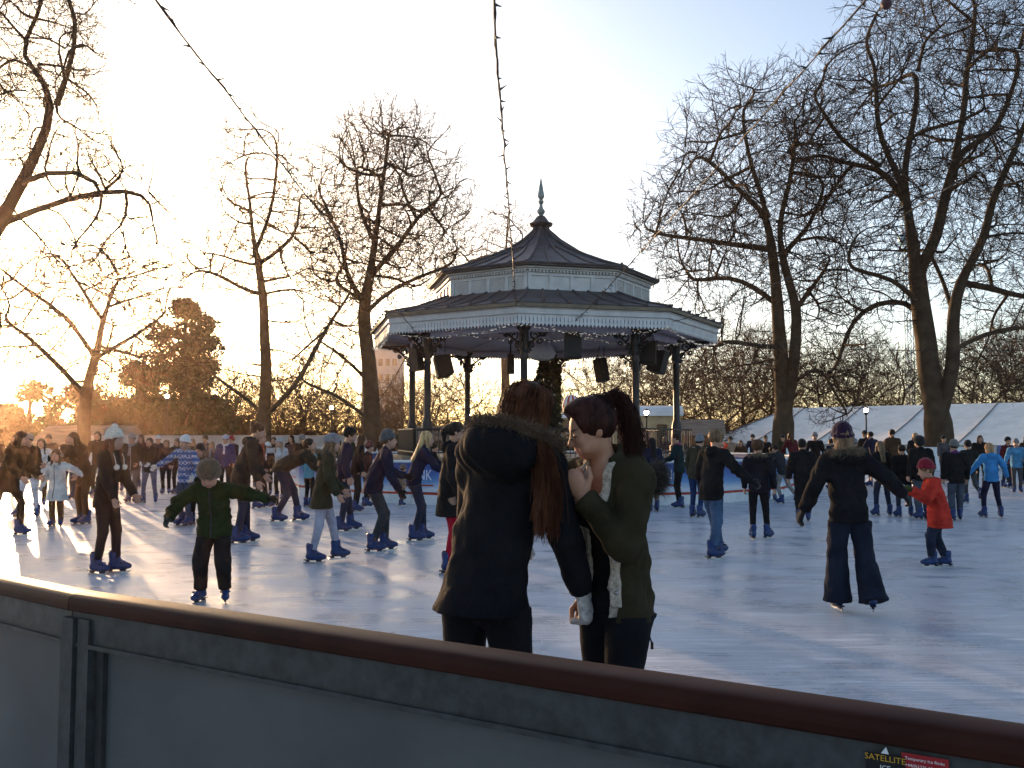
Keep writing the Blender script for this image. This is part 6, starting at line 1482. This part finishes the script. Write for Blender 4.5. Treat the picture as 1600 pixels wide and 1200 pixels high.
# ---- the one facing her: open olive parka over a black top
def open_parka(p, J):
    R2 = J['R2']; T0 = _top_orig(p, J, False)
    # opening from the throat to the hem, wider towards the bottom, on the front only
    def wedge(w0, w1, cx=-.004):
        def g(P):
            q = (P-J['chest'])@R2; t = np.clip((J['neck'][2]+.02-P[:, 2])/.40, 0, 1); w = w0+(w1-w0)*t
            return np.maximum(np.abs(q[:, 0]-cx)-w, -(q[:, 1]-.012))
        return g
    return T0, wedge
def front_extra(root, J, H, vox):
    R2, R = J['R2'], J['Rh']; p = p2; T = lambda *a: J['head']+R@V3(*a); lo, hi = bbox(J)
    T0, wedge = open_parka(p, J)
    fleece = mat("fleece_lining", (.42, .34, .27), .95, .1, var=.25, nscale=60, bump=1.0, bscale=110, sheen=.3)
    L = lambda P: np.maximum(np.maximum(np.maximum(T0(P)+.0085, -(T0(P)+.019)), -wedge(.020, .036)(P)), wedge(.075, .085)(P))
    L2 = lambda P: np.maximum(L(P), -(.60-P[:, 2]) if False else L(P))
    sdf_obj("fleece_lining", L, lo, hi, vox*.9, fleece, root, H)
    # turned back fleece facings along both front edges and round the neck
    w_in, w_out = wedge(.030, .046), wedge(.050, .068)
    fac = lambda P: np.maximum(np.maximum(np.abs(T0(P)+.001)-.0045, w_out(P)), np.maximum(-w_in(P), p['hem']+.035-P[:, 2]))
    sdf_obj("fleece_facing", fac, lo, hi, vox*.8, fleece, root, H)
    # low necked black top
    s = Sdf(); f2 = R2@V3(0, 1, 0); fy = J['R1']@V3(0, 1, 0)
    s.add(cone(J['hip']+V3(0, 0, -.02), J['waist'], .074, .061, fy, .70)); s.add(cone(J['waist'], J['chest'], .061, .071, f2, .72), .03)
    for sx in (-1, 1): s.add(ell(J['chest']+R2@V3(sx*.033, .042, .006), (.034, .037, .036)), .02)
    s.wrinkle(.0022, 1.3, 4); s.cut(ell(J['chest']+R2@V3(0, .078, .060), (.046, .062, .046), R2), .004); s.keep(lambda P: ((P-J['chest'])@R2)[:, 2]-.062, .003)
    sdf_obj("top", s, lo, hi, vox, cloth((.008, .008, .009)), root, H)
    # dark fur edged hood hanging behind the shoulders
    hd = Sdf().add(ell(J['shc']+R2@V3(0, -.070, -.010), (.070, .038, .048), R2@rotx(.4))).add(ell(J['shc']+R2@V3(0, -.060, .022), (.062, .040, .030), R2), .02).wrinkle(.003, 1.5, 2)
    sdf_obj("hood", hd, lo-.05, hi, vox, p['topmat'], root, H)
    pts, nr = [], []
    for a in np.linspace(-.1, PI+.1, 30): o_ = V3(.080*math.cos(a), -.080-.026*math.sin(a), .004-.055*math.sin(a)); pts.append((J['shc']+R2@o_)*H); nr.append(R2@V3(.5*math.cos(a), -1, -.25*math.sin(a)+.1))
    fur_mesh("fur_trim", pts, nr, 7000, .055, fur_mat((.035, .028, .022)), root, rngF, .55, .0011, .2)
    # hair drawn back to a high pony tail
    hm = hair_mat((.027, .008, .006)); hs = Sdf(); hs.add(ell(T(0, -.016, .019), (.0505, .0605, .0575), R)); hs.add(ell(T(0, .008, .060), (.036, .034, .020), R), .015); hs.add(ell(T(0, -.072, .048), (.016, .014, .016), R), .01)
    hs.wrinkle(.0018, 3, 1); hs.cut(ell(T(0, .073, .002), (.049, .056, .068), R), .005); hs.cut(ell(T(0, .046, -.072), (.09, .052, .064), R), .008)
    sdf_obj("hair", hs, J['head']-.16, J['head']+.16, vox*.8, hm, root, H)
    paths = []
    for i in range(900):
        a = rngF.uniform(-2.6, 2.6); e = rngF.uniform(-.1, 1.25); d = V3(math.sin(a)*math.cos(e), math.cos(a)*math.cos(e), math.sin(e))
        if d[1] > .55 and d[2] < .66: continue
        if d[2] < .45-.9*max(0, -d[1])*1.0 and d[1] > .25: continue
        p0 = T(*(d*np.array([.051, .061, .059])+V3(0, -.014, .018))); q = T(0, -.078, .048); md = (p0+q)/2; o_ = md-T(0, -.014, .018); md = T(0, -.014, .018)+o_/np.linalg.norm(o_)*.064
        paths.append(bez([p0, md+rngF.normal(0, .004, 3), q+rngF.normal(0, .006, 3)], 8)*H)
    for i in range(1500):
        q = T(*(V3(0, -.078, .048)+rngF.normal(0, .007, 3))); e1 = T(*(V3(0, -.106, .062)+rngF.normal(0, .012, 3))); e2 = T(*(V3(.0, -.110, .0)+rngF.normal(0, .016, 3))); e3 = T(*(V3(.0, -.086, -.058-rngF.uniform(0, .035))+rngF.normal(0, .013, 3)))
        paths.append(bez([q, e1, e2, e3], 10)*H)
    for i in range(0):
        sx = rngF.choice((-1, 1)); paths.append(bez([T(sx*.047, .012, .02), T(sx*.052, .014, -.01), T(sx*(.047+rngF.uniform(0, .01)), .010, -.045)]+0*V3(0, 0, 0), 7)*H)
    strands("hair_strands", paths, .0016, hm, root)
    # lashes
    for sx in (-1, 1):
        mb = MB(); mb.tube([T(sx*(.0115+.014*k/6), .0495-.05*abs((.0115+.014*k/6)-.018), -.0012)*H for k in range(7)], .0007, 4)
        for k in range(9):
            x = sx*(.0125+.0125*k/8); a = T(x, .0505-.05*abs(x-sx*.018), -.001); mb.tube([a*H, (a+R@V3(sx*.001, .004, -.002))*H], [.0009, .0004], 3)
        mb.build("eyelash", M_wire, root)
    # draw cords at the hem
    for k, (dx, dy) in enumerate(((.072, -.045), (.085, .02))):
        a = (J['hip']*V3(1, 1, 0)+J['R1']@V3(-dx, dy, 0)+V3(0, 0, p['hem']+.004))*H; rr = np.random.default_rng(k); pts = [a+V3(.012*math.sin(3*t+k), .01*math.cos(2*t), -.105*t) for t in np.linspace(0, 1, 8)]
        mb = MB(); mb.tube(pts, .0035, 5); mb.tube([pts[-1]+V3(0, 0, .004), pts[-1]-V3(0, 0, .022)], .006, 6); mb.build("drawcord", M_wire, root)
    mb = MB()
    for z in (.10, .03, -.05):
        q = J['hip']+J['R1']@V3(-.062, .058, z); mb.ball(q*H, .008, 8, 5)
    mb.build("stud", M_steel, root)
OLIVE = cloth((.030, .024, .013), .85, .4, 70)
p2 = dict(fem=True, sw=.096, armlen=.295, hem=.52, flare=.016, bulk=1.07, lean=3, hunch=5, hyaw=-27, hpitch=22, headk=.89, bodyvox=.0026, collar='collar', hair='none', armL=(-.24, .33, -.16, .7, -.4, -1.0), armR=(.0, -.06, -.98), hdL=(.15, .05, .75), hnL=(-.4, 1, .3), htL=(0, .3, 1), curl=.8, footL=(.05, .02, 0, 8, 0), footR=(.05, -.05, 0, 8, 0), wr=.0055, topmat=OLIVE, extra=front_extra, skin=(.44, .215, .135), bust=True)
_body_orig = body_sdf
def body_sdf(p, J, detail=True, hands=True):
    s = _body_orig(p, J, detail, hands)
    if p.get('bust'):
        for sx in (-1, 1): s.ops.insert(2, ('u', ell(J['chest']+J['R2']@V3(sx*.033, .038, .006), (.034, .034, .036)), .018))
    return s
def top_sdf_front(p, J):
    T0, wedge = open_parka(p, J); w = wedge(.040, .058); s = Sdf(); SL = sleeves_sdf(p, J)
    shell = lambda P: (lambda d: np.maximum(d, np.where(np.abs(((P-J['chest'])@J['R2'])[:, 0]) < .11, -1, -1)))(T0(P)) 
    s.add(lambda P: np.maximum(shell(P), -w(P)), 0); s.add(SL, .006); return s
_top2 = top_sdf
def top_sdf(p, J): return top_sdf_front(p, J) if p.get('bust') else _top2(p, J)
F2 = person(945, 0, 0, 129, "woman with dark red pony tail and open olive parka holding a hand to her chest", (.03, .03, .02), lod=0, legmat=LEGG, loc=(.40, 3.48, 0), tall=1.69, group="two women standing by the barrier", topname='parka', **p2)
# ------------------------------------------------------------------ scattering volume added to imitate orange lens glare
mb = MB(); mb.box((0, 92, 17.4), (380, 214, 39.2)); m = bpy.data.materials.new("glare_haze"); m.use_nodes = True
N = m.node_tree.nodes; N.remove(N["Principled BSDF"]); v = N.new("ShaderNodeVolumePrincipled")
v.inputs["Density"].default_value = .00045; v.inputs["Anisotropy"].default_value = .86; v.inputs["Color"].default_value = (1.0, .68, .47, 1)
m.node_tree.links.new(v.outputs[0], N["Material Output"].inputs["Volume"])
tag(mb.build("glare_haze", m), "thin volume added to imitate lens glare towards the low sun", "glare_haze", kind="stuff")
